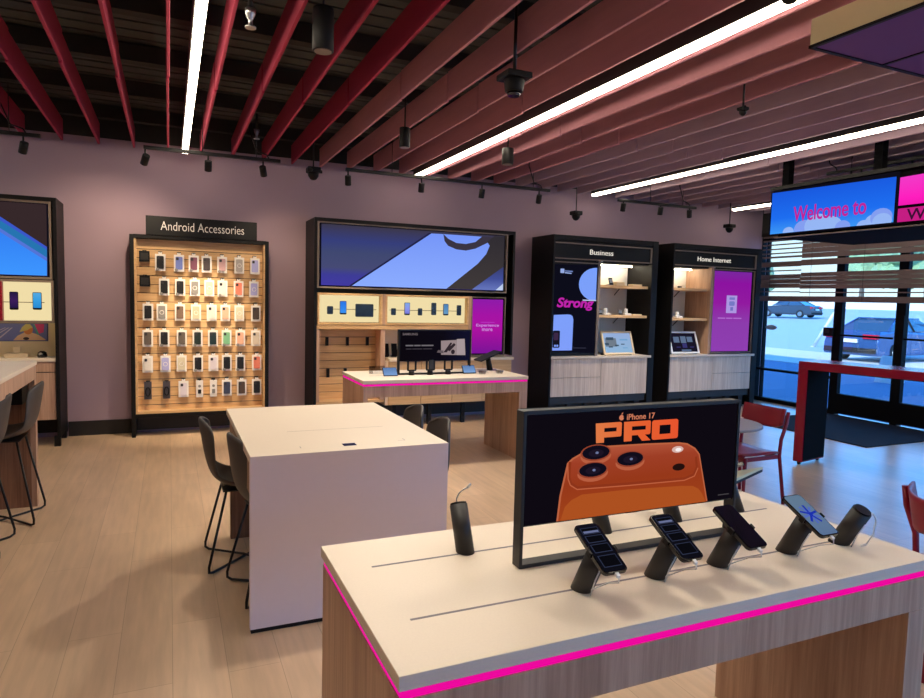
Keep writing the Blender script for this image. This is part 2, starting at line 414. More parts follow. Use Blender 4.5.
struct(MB().box(XR - .1, 5.08, 0, XR + .03, 5.28, 2.95, M['alu']).build('trim_14'))
for i in range(4):
    y1 = 5.08 - i * 1.645
    window(2 + i, y1 - 1.645, y1, .58)
for i in range(4):
    x0 = 1.5 + i * 1.85; mb = MB()
    mb.box(x0, YF - .1, .06, x0 + 1.85, YF, .12, M['alu']); mb.box(x0, YF - .1, 2.94, x0 + 1.85, YF, 3.0, M['alu']); mb.box(x0, YF - .1, .12, x0 + .05, YF, 2.94, M['alu']); mb.box(x0 + 1.8, YF - .1, .12, x0 + 1.85, YF, 2.94, M['alu'])
    f = struct(mb.build('window_%d' % (6 + i))); MB().box(x0 + .04, YF - .055, .11, x0 + 1.81, YF - .047, 2.95, M['glass']).build('pane', f)['kind'] = 'structure'
MB().box(XR - .15, 6.07, .86, XR - .12, 6.11, 1.62, M['alu']).box(XR - .13, 6.07, .9, XR - .08, 6.11, .94, M['alu']).box(XR - .13, 6.07, 1.54, XR - .08, 6.11, 1.58, M['alu']).build('pull_handle', d2)['kind'] = 'structure'
mb = MB()
for a, b in ((XL, -2.95), (-1.08, -.42), (1.14, 1.6), (4.42, 5.0), (6.9, 7.18), (9.02, XR)):
    mb.box(a, YB - .018, 0, b, YB, .17, M['base'])
struct(mb.build('baseboard_back'))
struct(MB().box(XL, YF, 0, XL + .018, YB - .02, .17, M['base']).build('baseboard_left'))

# ---------------------------------------------------------------- outside, beyond the storefront
mb = MB(); mb.box(XR + .15, -70, -.25, 17.6, 150, -.02, M['pave']); struct(mb.build('pavement'))
struct(MB().box(-40, YF - 60, -.25, XR + .15, YF - .2, -.02, M['pave']).build('pavement_front'))
struct(MB().box(17.6, -70, -.25, 23.0, 150, .0, M['concrete']).build('kerb_strip'))
mb = MB()
xs = [(23.0, -.06), (30, .16), (50, .86), (80, 1.6), (160, 2.2)]
vsx = [(x, y, z) for x, z in xs for y in (-80, 170)]
mb.add(vsx, [(2*i, 2*i+1, 2*i+3, 2*i+2) for i in range(4)], M['asphalt']); struct(mb.build('road'))
struct(MB().box(86, -80, .8, 130, 170, 2.6, M['concrete']).build('far_bank'))

def car(name, label, body, rear, rz, loc, L=4.7, Wd=1.82, H=1.42):
    t = thing(name, label, 'car', (0, 0, 0), None)
    hw = Wd / 2
    lower = [(0, .32), (.03, .62), (.08, .92), (.25, 1.0), (.95, 1.02), (L-1.45, .96), (L-.5, .86), (L-.05, .70), (L, .45), (L-.03, .25), (.05, .22)]
    mb = MB(); n = len(lower)
    vs = [(x, s*hw*(1.0 if z < .8 else .93), z) for s in (-1, 1) for x, z in lower]
    mb.add(vs, [tuple(range(n)), tuple(range(n, 2*n))[::-1]] + [(i, (i+1) % n, n+(i+1) % n, n+i) for i in range(n)], body)
    mb.build('body', t, bevel=.05)
    cab = [(.62, 1.0), (1.35, H - .04), (1.75, H), (2.6, H), (3.45, .98)]
    mb = MB(); n = len(cab)
    vs = [(x, s*hw*(.9 if z < 1.1 else .66), z) for s in (-1, 1) for x, z in cab]
    mb.add(vs, [tuple(range(n)), tuple(range(n, 2*n))[::-1]] + [(i, (i+1) % n, n+(i+1) % n, n+i) for i in range(n)], M['carglass'])
    cb = mb.build('cabin', t, bevel=.03)
    mb = MB(); mb.box(1.32, -hw*.66, H - .035, 2.68, hw*.66, H + .012, body)
    for s in (-1, 1):
        for x0, z0, x1, z1 in ((.62, 1.0, 1.35, H - .03), (2.62, H - .02, 3.45, .98)):
            mb.tube([(x0, s*hw*.905, z0), (x1, s*hw*.675, z1)], .035, body, 6)
        mb.tube([(2.05, s*hw*.9, 1.0), (2.0, s*hw*.67, H - .02)], .03, M['tyre'], 6)
    mb.build('roof', t)
    for s in (-1, 1):
        for x in (.95, L - .95):
            wmb = MB(); wmb.cyl((x, s*(hw - .2), .31), (x, s*(hw + .005), .31), .31, None, M['tyre'], 20)
            wh = wmb.build('wheel', t)
            MB().cyl((x, s*(hw + .004), .31), (x, s*(hw + .018), .31), .2, .17, M['metal'], 12).build('hubcap', wh)
        MB().box(-.015 if True else 0, s*(hw - .5), .76, .12, s*(hw - .04), .9, M['tail']).build('tail_lamp', t, bevel=.01)
        MB().box(L - .3, s*(hw - .42), .62, L - .04, s*(hw - .08), .72, M['white']).build('headlamp', t, bevel=.02)
    MB().box(-.03, -.26, .62, .03, .26, .74, M['white']).build('number_plate', t)
    MB().box(-.04, -hw*.94, .3, .06, hw*.94, .46, M['tyre']).build('bumper', t, bevel=.02)
    t.location = loc; t.rotation_euler = (0, 0, rz); return t
car('parked_car', 'dark blue saloon parked outside the glass door, red tail lamp towards the shop', M['carblue'], True, 0.05, (20.1, 14.25, 0))
car('parked_car', 'dark grey car far across the car park, seen side on through the corner window', M['cargrey'], False, PI/2 + .18, (48.4, 37.3, .87))
def tree(label, x, y, z, h, r, seed):
    rr = random.Random(seed); t = thing('tree', label, 'tree', (x, y, z), 'trees beyond the car park')
    MB().cyl((x, y, z), (x, y, z + h*.55), r*.09, r*.05, M['bark'], 8).build('trunk', t)
    mb = MB()
    for _ in range(26):
        a = rr.uniform(0, 2*PI); q = rr.uniform(0, .75)*r; zz = z + h*rr.uniform(.4, .95); s = r*rr.uniform(.28, .48)
        bm = bmesh.new(); bmesh.ops.create_icosphere(bm, subdivisions=2, radius=s)
        vv = [(x + q*math.cos(a) + v.co.x*rr.uniform(.8, 1.15), y + q*math.sin(a) + v.co.y*rr.uniform(.8, 1.15), zz + v.co.z*rr.uniform(.75, 1.1)) for v in bm.verts]
        mb.add(vv, [tuple(v.index for v in f.verts) for f in bm.faces], M['leaf']); bm.free()
    mb.build('crown', t, recalc=False)
for i, (x, y, z, h, r) in enumerate(((92, 58, 2.6, 8, 4.0), (95, 66, 2.6, 9, 4.4), (93, 84, 2.6, 7, 3.6))):
    tree(['pale green tree on the far bank, right of the door mullion', 'tall pale green tree on the far bank, between the window mullions', 'pale green tree on the far bank, seen through the corner window'][i], x, y, z, h, r, i)
t = thing('leaning_pole', 'white pole leaning over the car park kerb outside the corner window', 'pole', (25.6, 19.8, -.02))
MB().cyl((25.6, 19.8, 0), (24.98, 18.45, 1.52), .08, .06, M['white'], 10).build('shaft', t)
MB().cyl((25.6, 19.8, -.02), (25.6, 19.8, .04), .14, .12, M['concrete'], 12).build('foot', t)
t = thing('sandwich_board', 'small white folding sign standing on the pavement outside the glass door', 'sign', (15.6, 10.0, -.02))
for s in (-1, 1):
    MB().prism([(s*.26, 0), (s*.24, 0), (s*.015, .62), (s*.035, .62)], 'y', -.2, .2, M['white']).build('panel', None, off=(0, 0, 0))
    o = bpy.data.objects[-1] if False else None
for o in [o for o in C.objects if o.name.startswith('panel') and o.parent is None]: o.parent = t

# ---------------------------------------------------------------- ceiling: baffles, light strips, tracks
ORD = ['', 'first', 'second', 'third', 'fourth', 'fifth', 'sixth', 'seventh', 'eighth', 'ninth', 'tenth']
STRIP = ['leftmost', 'second', 'third', 'rightmost']
P_ = .355
for k in range(-6, 28):
    x = k * P_
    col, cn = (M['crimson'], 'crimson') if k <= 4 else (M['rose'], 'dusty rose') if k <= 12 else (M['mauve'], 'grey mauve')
    if k <= 0: where = '%s to the left of the leftmost light strip' % ('next' if k == 0 else ORD[1 - k])
    else:
        s, r = (k - 1) // 8, (k - 1) % 8 + 1
        where = '%s to the right of the %s light strip' % (ORD[r], STRIP[s] + (' ceiling' if s else ''))
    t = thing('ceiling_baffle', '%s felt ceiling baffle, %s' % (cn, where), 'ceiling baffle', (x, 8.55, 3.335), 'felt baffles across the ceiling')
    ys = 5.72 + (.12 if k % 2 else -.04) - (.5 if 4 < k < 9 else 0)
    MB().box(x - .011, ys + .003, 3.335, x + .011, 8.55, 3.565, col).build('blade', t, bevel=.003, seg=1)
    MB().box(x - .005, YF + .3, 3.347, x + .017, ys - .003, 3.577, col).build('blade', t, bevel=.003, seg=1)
for i in range(-1, 4):  # the strip over the bar table is unseen, added to light the left floor
    x = .178 + 2.84 * i
    t = thing('light_strip', ['white linear ceiling light strip, leftmost of the four', 'white linear ceiling light strip, second from the left of the four', 'white linear ceiling light strip, third from the left of the four', 'white linear ceiling light strip, rightmost and shortest in view', 'added white ceiling light strip, unseen left of the picture, over the bar table'][i], 'light strip', (x, 8.4, 3.29), 'linear light strips between the baffles')
    MB().box(x - .036, -1.6, 3.328, x + .036, 8.4, 3.47, M['black']).build('housing', t)
    MB().box(x - .029, -1.58, 3.298, x + .029, 8.39, 3.328, M['led']).build('diffuser', t)
    for yy in (7.9, 5.4, 2.9, .4): MB().cyl((x, yy, 3.46), (x, yy, ZC - .01), .004, None, M['rod'], 6).build('hanging_wire', t)

def head(t, p, aim, energy=0.0, col=WARM, size=55, r=.036, L=.11):
    p = Vector(p); d = (Vector(aim) - p).normalized()
    MB().cyl(p + Vector((0, 0, .03)), p + Vector((0, 0, .10)), .009, None, M['rod'], 8).build('stem', t)
    h = MB().cyl(p - d*.05, p + d*(L - .05), r, None, M['black'], 16).build('spot_head', t, bevel=.004, seg=1)
    if energy:
        light('SPOT', 'spot_lamp', p + d*(L - .03), energy, col, p + d*2, t, spot_size=math.radians(size), spot_blend=.9, shadow_soft_size=.03)
def track(label, x0, x1, y, z, heads, feed, axis='x'):
    t = thing('track_light', label, 'track light', ((x0 + x1) / 2, y, z) if axis == 'x' else (x0, y, z), 'black track lights')
    mb = MB()
    if axis == 'x':
        mb.box(x0, y - .018, z, x1, y + .018, z + .035, M['rod'])
        for q in (x0 + .55, x1 - .25): mb.cyl((q, y, z + .03), (q, y, ZC - .005), .005, None, M['rod'], 6)
    else:
        mb.box(x0 - .018, y, z, x0 + .018, x1, z + .035, M['rod'])
        for q in (y + .3, x1 - .3): mb.cyl((x0, q, z + .03), (x0, q, ZC - .005), .005, None, M['rod'], 6)
    mb.build('rail', t, bevel=.003, seg=1)
    fx = (x1 - .12, y, z) if axis == 'x' else (x0, x1 - .12, z)
    MB().tube([(fx[0], fx[1], z + .035), (fx[0] - .02, fx[1], z + .07), (fx[0] - .12, fx[1], z + .10), (fx[0] - .2, fx[1], z + .3), (fx[0] - .2, fx[1], ZC - .01)], .008, M['rod'], 6).build('power_cable', t)
    for h in heads: head(t, *h)
TZ, TY = 3.12, 7.43
hz = TZ - .10
track('black track light above the large blue wall screen at the far left', -4.3, -1.10, TY, TZ, [((-1.24, TY, hz), (-1.75, 8.3, 1.2), 70, WARM, 55), ((-2.3, TY, hz), (-2.5, 8.3, 1.2), 60)], 1)
track('black track light with three spots above the Android Accessories board', -.225, 1.11, TY, TZ, [((-.21, TY, hz), (-.72, 8.72, 1.6), 66, WARM, 110), ((.38, TY, hz), (.36, 8.5, .9), 285, WARM, 50), ((.93, TY, hz), (1.4, 8.72, 1.4), 44, WARM, 90)], 1)
track('long black track light above the wide dark blue wall screen', 1.84, 4.54, TY + .05, TZ, [((1.82 + .05, TY + .05, hz), (2.15, 8.38, .75), 140, WARM, 40), ((2.76, TY + .05, hz), (2.9, 8.3, .8), 110, WARM, 40), ((3.56, TY + .05, hz), (3.6, 8.2, .7), 90, WARM, 40), ((4.38, TY + .05, hz), (4.75, 8.7, .7), 40, WARM, 44)], 1)
track('black track light with three spots above the gap between the Business and Home Internet units', 5.63, 7.02, TY + .05, TZ - .03, [((5.72, TY + .05, hz), (5.9, 8.2, .4), 120, NEUT, 46), ((6.37, TY + .05, hz), (6.6, 8.2, .4), 100, NEUT, 46), ((6.9, TY + .05, hz), (7.7, 8.2, .4), 140, NEUT, 46)], 1)
track('black track light running over the hanging welcome screen', 7.05, 5.42, 2.3, 3.25, [((7.05, 5.12, 3.15), (6.8, 4.6, 1.2), 0), ((7.05, 5.0, 3.15), (6.9, 4.4, 1.2), 0), ((7.05, 4.45, 3.15), (6.9, 3.9, 1.2), 0)], 1, 'y')

track('black track light over the foreground table, above the top edge of the picture', .3, 2.75, 2.2, 3.22, [((.5, 2.2, 3.12), (1.0, 1.5, .9), 66, NEUT, 95), ((2.55, 2.2, 3.12), (1.7, 1.5, .9), 56, NEUT, 95)], 1)
def downlight(label, x, y, z0, z1, r, energy, aim, size=110):
    t = thing('pendant_downlight', label, 'pendant light', (x, y, z0), 'black cylinder downlights')
    MB().cyl((x, y, z0), (x, y, z1), r, None, M['black'], 24).build('shade', t, bevel=.004)
    MB().cyl((x, y, z0 - .004), (x, y, z0 + .004), r*.8, None, M['trimgrey'], 24).build('lens', t)
    MB().cyl((x, y, z1), (x, y, ZC - .002), .007, None, M['rod'], 8).build('stem', t)
    if energy: light('SPOT', 'spot_lamp', (x, y, z0 - .02), energy, NEUT, aim, t, spot_size=math.radians(size), spot_blend=.7, shadow_soft_size=.045)
downlight('black cylinder downlight hanging at the top, right of the leftmost light strip', .83, 3.95, 3.12, 3.36, .062, 80, (-.1, 3.0, 0), 120)
downlight('small black cylinder downlight between the crimson and rose baffles', 2.02, 5.95, 3.10, 3.28, .05, 200, (.6, 5.0, 0), 125)
downlight('small black cylinder downlight just right of the second light strip', 3.16, 6.05, 3.08, 3.24, .06, 130, (2.6, 6.2, .9), 110)
t = thing('pendant_projector', 'black square-plate ceiling projector hanging beside the rose baffles, top centre', 'projector', (2.09, 3.94, 3.08))
MB().cyl((2.09, 3.94, 3.17), (2.09, 3.94, ZC - .002), .012, None, M['rod'], 8).build('stem', t)
MB().box(2.0, 3.85, 3.15, 2.18, 4.03, 3.19, M['black']).build('plate', t, bevel=.008)
MB().cyl((2.09, 3.94, 3.15), (2.09, 3.94, 3.07), .07, .06, M['black'], 20).build('body', t, bevel=.006)
MB().cyl((2.09, 3.94, 3.07), (2.09, 3.94, 3.045), .045, .04, M['phoneblack'], 20).build('lens', t)
light('SPOT', 'spot_lamp', (2.09, 3.94, 3.03), 50, NEUT, (1.5, 1.6, .9), t, spot_size=math.radians(100), spot_blend=.7, shadow_soft_size=.045)
def camera_pod(label, x, y, z, s=1.0):
    t = thing('pendant_sensor', label, 'ceiling sensor', (x, y, z), 'black pendant sensors')
    MB().cyl((x, y, z + .05*s), (x, y, ZC - .002), .008, None, M['rod'], 8).build('stem', t)
    MB().box(x - .075*s, y - .075*s, z, x + .075*s, y + .075*s, z + .06*s, M['black']).build('plate', t, bevel=.01)
    MB().revolve([(.065*s, .0), (.06*s, -.04*s), (.035*s, -.075*s), (.012*s, -.085*s)], (x, y, z), M['black'], 20).build('dome', t)
    for a in range(3):
        MB().cyl((x + .075*s*math.cos(2.1*a), y + .075*s*math.sin(2.1*a), z + .02), (x + .10*s*math.cos(2.1*a), y + .10*s*math.sin(2.1*a), z + .02), .02*s, None, M['black'], 10).build('sensor_eye', t)
camera_pod('black pendant sensor hanging left of the wide wall screen, beside the long track', 1.54, 7.8, 3.12)
camera_pod('black pendant sensor hanging above the left of the Business unit', 5.5, 8.3, 2.98, .95)
camera_pod('black pendant sensor hanging above the right end of the Home Internet unit', 8.43, 8.2, 2.98, .95)
camera_pod('small black pendant sensor among the mauve baffles above the welcome screen', 4.02, 3.84, 3.19, .45)
t = thing('fire_sprinkler', 'small chrome fire sprinkler under the black deck, top left of centre', 'sprinkler', (.42, 3.9, 3.3))
MB().cyl((.42, 3.9, 3.22), (.42, 3.9, ZC - .002), .014, None, M['rod'], 10).build('pipe', t)
MB().revolve([(.03, .06), (.026, .03), (.012, .0), (.012, -.03), (.03, -.035), (.03, -.042)], (.42, 3.9, 3.2), M['metal'], 14).build('head', t)
t = thing('fire_sprinkler', 'tiny chrome fire sprinkler above the accessories board track', 'sprinkler', (.86, 7.4, 3.3))
MB().cyl((.86, 7.4, 3.4), (.86, 7.4, ZC - .002), .014, None, M['rod'], 10).build('pipe', t)
MB().revolve([(.03, .06), (.026, .03), (.012, .0), (.012, -.03), (.03, -.035), (.03, -.042)], (.86, 7.4, 3.38), M['metal'], 14).build('head', t)

# ---------------------------------------------------------------- hanging welcome screens over the entrance
t = thing('hanging_screen_box', 'black hanging box with a blue Welcome to screen and a magenta screen', 'hanging sign', (6.55, 4.1, 2.5))
BX = 6.52
MB().box(BX + .02, 2.2, 2.50, 7.86, 5.62, 3.06, M['lining']).build('box', t, bevel=.006)
MB().box(BX - .02, 2.2, 2.505, BX + .03, 5.64, 2.515, M['trimgrey']).build('edge_trim', t)
MB().box(BX - .03, 2.2, 3.06, BX + .4, 5.72, 3.10, M['black']).build('top_rail', t)
def leftflat(mb, pts, x, m, d=.0015): return mb.prism(pts, 'x', x, x + d, m)
mb = MB()
SKYM = emit_grad('welcome_sky_screen', [(0, (60, 150, 245)), (.35, (30, 110, 240)), (1, (25, 88, 222))], 'Z', .06, .54, 1.0)
sc1 = MB().box(BX - .01, 4.235, 2.545, BX + .02, 5.72, 3.05, M['scrblack']).build('screen_housing', t)
leftflat(mb, [(4.25, 2.56), (4.25, 3.0), (5.70, 3.035), (5.70, 2.555)], BX - .014, SKYM, .004)
CLOUD = emit('screen_cloud', (150, 182, 244)); CLOUD2 = emit('screen_cloud_lilac', (132, 158, 240))
def blob(cy, cz, r, m, dx): 
    pts = [(cy + r*math.cos(a*PI/9)*1.25, max(2.557, cz + r*math.sin(a*PI/9))) for a in range(18)]
    leftflat(mb, pts, BX - .016 - dx, m, .001)
for i, (cy, cz, r) in enumerate(((5.45, 2.56, .06), (5.25, 2.58, .10), (5.08, 2.60, .13), (4.93, 2.57, .12), (4.78, 2.56, .07), (4.55, 2.55, .06), (4.44, 2.58, .08), (4.37, 2.62, .09), (4.36, 2.58, .08))):
    blob(cy, cz, r, CLOUD2 if i % 3 == 1 else CLOUD, i * .0003)
letters(mb, 'Welcome to', emit('screen_magenta_text', (190, 36, 150)), 5.39, 4.53, 2.67, 2.84, BX - .021, 'left', bold=.012)
mb.build('welcome_picture', t, off=woff(t)).parent = t
bpy.data.objects['welcome_picture'].location = (0, 0, 0)
mb = MB()
leftflat(mb, [(2.22, 2.70), (2.22, 3.02), (4.21, 2.985), (4.21, 2.715)], BX - .014, emit_grad('magenta_screen', [(0, (226, 20, 150)), (.45, (255, 30, 190)), (1, (240, 60, 200))], 'Z', .1, .5), .004)
leftflat(mb, [(2.22, 2.555), (2.22, 2.685), (4.21, 2.685), (4.21, 2.555)], BX - .014, emit('magenta_ticker', (196, 30, 130)), .004)
letters(mb, 'Welcome', emit('ticker_text', (58, 16, 52)), 4.12, 3.46, 2.565, 2.672, BX - .018, 'left', bold=.008)
lab(mb.build('magenta_picture', t), 'magenta screen with a darker ticker line below')
for i, y in enumerate((5.56, 4.47)):
    MB().box(BX + .02, y - .045, 3.09, BX + .1, y + .045, ZC - .155, M['lining']).build('hanger_post', t)

# hanging light box over the front table
t = thing('hanging_light_box', 'large beige-sided hanging light box with a violet underside, top right corner', 'light box', (2.95, 2.4, 3.0))
MB().box(2.95, .3, 3.012, 5.4, 2.41, 3.14, M['beige']).build('side_frame', t)
mb = MB(); mb.box(2.965, .32, 3.004, 3.485, 2.395, 3.013, M['purplefab']); mb.box(3.495, .32, 3.004, 4.4, 2.395, 3.013, M['purplefab']); mb.box(4.41, .32, 3.004, 5.385, 2.395, 3.013, M['purplefab'])
lab(mb.build('underside_fabric', t), 'violet fabric underside')
mb = MB(); mb.box(2.945, .3, 2.998, 2.965, 2.415, 3.012, M['black']); mb.box(2.945, 2.395, 2.998, 5.4, 2.415, 3.012, M['black']); mb.box(3.482, .3, 2.998, 3.498, 2.4, 3.012, M['black']); mb.box(4.398, .3, 2.998, 4.412, 2.4, 3.012, M['black'])
mb.build('edge_frame', t)
for q in ((3.16, 2.3), (5.24, 2.3), (3.16, .45), (5.24, .45)): MB().cyl((q[0], q[1], 3.13), (q[0], q[1], ZC - .01), .004, None, M['rod'], 6).build('hanging_wire', t)

# ---------------------------------------------------------------- back wall: wide screen units
def worktop(t, x0, x1, y0, z, m=None, th=.035): return MB().box(x0, y0, z - th, x1, YB - .02, z, m or M['quartz']).build('worktop', t, bevel=.003)
def wall_phone(label, x, z, y, wd, ht, scr, group, tether=True):
    """A phone standing proud of a lit panel, on a puck with a security tether."""
    t = thing('wall_phone', label, 'phone', (x, y, z), group)
    MB().cyl((x, y + .045, z), (x, y + .012, z), min(.022, wd*.4), None, M['standgrey'], 12).build('mount', t)
    MB().prism(rrect(x - wd/2, z - ht/2, x + wd/2, z + ht/2, .012), 'y', y, y + .012, M['phoneblack']).build('body', t)
    if scr is not None:
        lab(MB().prism(rrect(x - wd/2 + .005, z - ht/2 + (.02 if ht > .15 else .005), x + wd/2 - .005, z + ht/2 - .006, .008), 'y', y - .0015, y, scr).build('screen', t), 'lit screen')
    return t
BLUE = emit_grad('phone_blue_screen', [(0, (30, 130, 205)), (.6, (60, 160, 225)), (1, (90, 170, 225))], 'Z', -.1, .1)
BLUE2 = emit_grad('phone_strong_blue_screen', [(0, (60, 150, 245)), (1, (40, 110, 225))], 'Z', -.1, .1)
LILAC = emit_grad('phone_lilac_screen', [(0, (100, 90, 200)), (.5, (140, 150, 235)), (1, (120, 170, 230))], 'Z', -.1, .1)
STEEL = emit_grad('phone_steel_blue_screen', [(0, (110, 160, 200)), (1, (60, 120, 180))], 'Z', -.1, .1)
NAVY = emit_grad('phone_navy_screen', [(0, (20, 20, 60)), (.5, (60, 30, 90)), (1, (30, 24, 60))], 'Z', -.1, .1)

def unit_shell(t, x0, x1, y0, z1, left=True, right=True, zl=0.0, zr=0.0, depth=.5):
    yb = YB - .02
    mb = MB(); mb.box(x0, y0, z1 - .045, x1, yb, z1, M['black'])
    mb.box(x0, yb - .03, .06, x1, yb, z1 - .045, M['blacksoft']); mb.build('carcass', t, bevel=.003)
    if left: MB().box(x0, y0, zl, x0 + .035, yb, z1 - .045, M['black']).build('side_panel', t, bevel=.003)
    if right: MB().box(x1 - .035, y0, zr, x1, yb, z1 - .045, M['black']).build('side_panel', t, bevel=.003)

# far-left unit
t = thing('display_wall_unit', 'black display unit cut off by the left edge, with a blue diagonal screen', 'display unit', (-2.2, 8.17, 0))
Y0 = 8.17
unit_shell(t, -3.6, -1.085, Y0, 2.66, True, True, 0.10, 0.10)
for x in (-1.12, -3.565):
    for y in (Y0 + .03, YB - .08): MB().box(x - .03, y - .03, 0, x + .03, y + .03, .11, M['black']).build('foot', t)
s = MB().box(-3.5, Y0 + .03, 1.815, -1.165, Y0 + .09, 2.60, M['scrblack']).build('screen', t)
mb = MB(); mb.frame(-3.53, 1.80, -1.135, 2.615, Y0 + .005, Y0 + .06, .022, M['trimgrey']); mb.build('screen_trim', t)
mb = MB()
flat(mb, [(-3.48, 1.835), (-1.182, 1.835), (-1.178, 2.585), (-3.48, 2.585)], Y0 + .027, emit('left_screen_brown', (54, 40, 42)))
flat(mb, [(-3.48, 1.837), (-1.184, 1.837), (-1.180, 2.142), (-1.60, 2.44), (-2.4, 2.583), (-3.48, 2.583)], Y0 + .025, emit('left_screen_indigo', (58, 88, 200)))
flat(mb, [(-3.48, 1.838), (-1.185, 1.838), (-1.181, 2.11), (-1.60, 2.40), (-2.3, 2.582), (-3.48, 2.582)], Y0 + .023, emit('left_screen_teal', (38, 116, 176)))
flat(mb, [(-3.48, 1.839), (-1.186, 1.839), (-1.181, 2.03), (-1.60, 2.32), (-2.2, 2.58), (-3.48, 2.58)], Y0 + .021, emit('left_screen_violet', (84, 116, 214)))
flat(mb, [(-3.48, 1.84), (-1.187, 1.84), (-1.182, 1.99), (-1.60, 2.28), (-2.1, 2.57), (-3.48, 2.57)], Y0 + .019, emit_grad('left_screen_blue', [(0, (62, 150, 255)), (1, (46, 120, 240))], 'Z', 1.84, 2.4))
lab(mb.build('screen_picture', t), 'brown screen picture with a bright blue diagonal band')
mb = MB(); mb.box(-3.5, Y0 + .07, 1.36, -1.15, Y0 + .09, 1.775, M['lightpanel']); lab(mb.build('lit_panel', t), 'glowing cream panel')
mb = MB(); mb.frame(-3.53, 1.335, -1.125, 1.79, Y0 + .005, Y0 + .085, .024, M['trimgrey']); mb.box(-1.62, Y0 + .004, 1.36, -1.585, Y0 + .07, 1.77, M['red']); mb.build('panel_trim', t)
MB().box(-1.6, Y0 + .063, 1.549, -1.22, Y0 + .069, 1.556, M['groove']).build('tether_rail', t)
MB().box(-3.55, Y0 + .35, .93, -1.12, Y0 + .38, 1.33, M['cream']).build('splashback', t)
mb = MB(); y = Y0 + .345
flat(mb, [(-3.0, 1.12), (-1.234, 1.12), (-1.23, 1.318), (-3.0, 1.318)], y, pm('poster_frame_navy', (70, 74, 120)))
flat(mb, [(-3.0, 1.128), (-1.245, 1.128), (-1.243, 1.31), (-3.0, 1.31)], y - .002, pm('poster_sky', (112, 118, 178)))
flat(mb, [(-1.56, 1.131), (-1.52, 1.18), (-1.46, 1.215), (-1.40, 1.22), (-1.33, 1.195), (-1.26, 1.14), (-1.26, 1.131)], y - .004, pm('poster_peach', (230, 186, 150)))
flat(mb, ell(-1.42, 1.25, .045, .055), y - .006, pm('poster_orange', (216, 130, 70)))
flat(mb, [(-1.50, 1.222), (-1.475, 1.275), (-1.44, 1.31), (-1.40, 1.308), (-1.375, 1.27), (-1.40, 1.262), (-1.43, 1.24)], y - .008, pm('poster_yellow', (214, 196, 120)))
flat(mb, [(-1.365, 1.31), (-1.268, 1.31), (-1.275, 1.22), (-1.33, 1.20)], y - .0065, pm('poster_pink', (220, 70, 130)))
flat(mb, [(-1.372, 1.309), (-1.36, 1.309), (-1.318, 1.198), (-1.335, 1.19)], y - .0075, pm('poster_teal', (90, 170, 160)))
flat(mb, ell(-1.44, 1.150, .028, .016), y - .009, pm('poster_dark', (60, 36, 40)))
for i in range(3): flat(mb, [(-1.9 + i*.09, 1.131), (-1.88 + i*.09, 1.131), (-1.62 + i*.03, 1.27), (-1.635 + i*.03, 1.27)], y - .004, pm('poster_streak%d' % i, (190, 180, 205)))
lab(mb.build('poster', t), 'colourful poster of a figure in a yellow hat')
worktop(t, -3.55, -1.12, Y0 + .02, .955)
for i, x in enumerate((-1.125, -1.71, -2.3, -2.9)):
    MB().box(x - .575, Y0 + .03, .29, x - .005, Y0 + .06, .80, M['oak_v']).build('cabinet_door', t, bevel=.002)
    MB().box(x - .575, Y0 + .03, .81, x - .005, Y0 + .06, .915, M['oak_v']).build('drawer', t, bevel=.002)
MB().box(-3.55, Y0 + .06, .28, -1.13, YB - .05, .92, M['blacksoft']).build('base_box', t)
wall_phone('dark purple-screened phone on the lit panel of the far-left unit', -1.487, 1.567, Y0 + .025, .078, .19, NAVY, 'phones on the lit wall panels')
wall_phone('bright blue phone on the lit panel of the far-left unit', -1.28, 1.568, Y0 + .025, .082, .185, BLUE, 'phones on the lit wall panels')
t = thing('desk_gadget', 'small black rounded gadget on the worktop under the far-left poster', 'gadget', (-1.27, 8.36, .955))
MB().revolve([(.045, 0), (.05, .02), (.04, .055), (.02, .07)], (-1.27, 8.36, .955), M['phoneblack'], 20).build('body', t)
MB().cyl((-1.28, 8.312, .99), (-1.28, 8.32, .995), .018, None, M['metal'], 14).build('dial', t)
MB().tube([(-1.22, 8.36, .962), (-1.17, 8.38, .96), (-1.14, 8.36, .96)], .004, M['white'], 6).build('cable', t)
t = thing('device_dock', 'white device dock on the worktop at the far left edge', 'dock', (-1.5, 8.42, .955))
MB().box(-1.62, 8.34, .955, -1.4, 8.5, 1.0, M['cream']).build('base', t, bevel=.008)
MB().box(-1.545, 8.4, 1.0, -1.475, 8.44, 1.07, M['cream']).build('cradle', t, bevel=.008)

# Android Accessories board
t = thing('accessory_board', 'tall slatwall board of phone cases under the Android Accessories sign', 'display board', (.355, 8.4, 0))
AY = 8.4
mb = MB(); mb.box(-.41, AY, .0, -.368, YB - .03, 2.345, M['black']); mb.box(1.08, AY, .0, 1.122, YB - .03, 2.345, M['black'])
mb.box(-.368, AY, 2.305, 1.08, YB - .03, 2.345, M['black']); mb.box(-.368, AY + .02, .225, 1.08, YB - .03, .27, M['black']); mb.build('frame', t, bevel=.003)
mb = MB(); mb.box(-.366, AY + .02, .27, -.345, AY + .12, 2.305, M['oak_h']); mb.box(1.06, AY + .02, .27, 1.08, AY + .12, 2.305, M['oak_h']); mb.box(-.345, AY + .02, .27, 1.06, AY + .3, .30, M['oak_h']); mb.build('inner_lining', t)
mb = MB(); RH = .3045; zrow = [2.185 - RH * i for i in range(7)]
for i in range(19):
    z1 = 2.185 - i * .1015
    mb.box(-.345, AY + .12, z1 - .0935, 1.06, AY + .14, z1, M['oak_h'])
mb.box(-.345, AY + .12, 2.193, 1.06, AY + .14, 2.305, M['oak_h'])
lab(mb.build('slatwall', t), 'light oak slatwall with horizontal grooves')
MB().box(-.345, AY + .14, .27, 1.06, AY + .16, 2.305, M['groove']).build('back_panel', t)
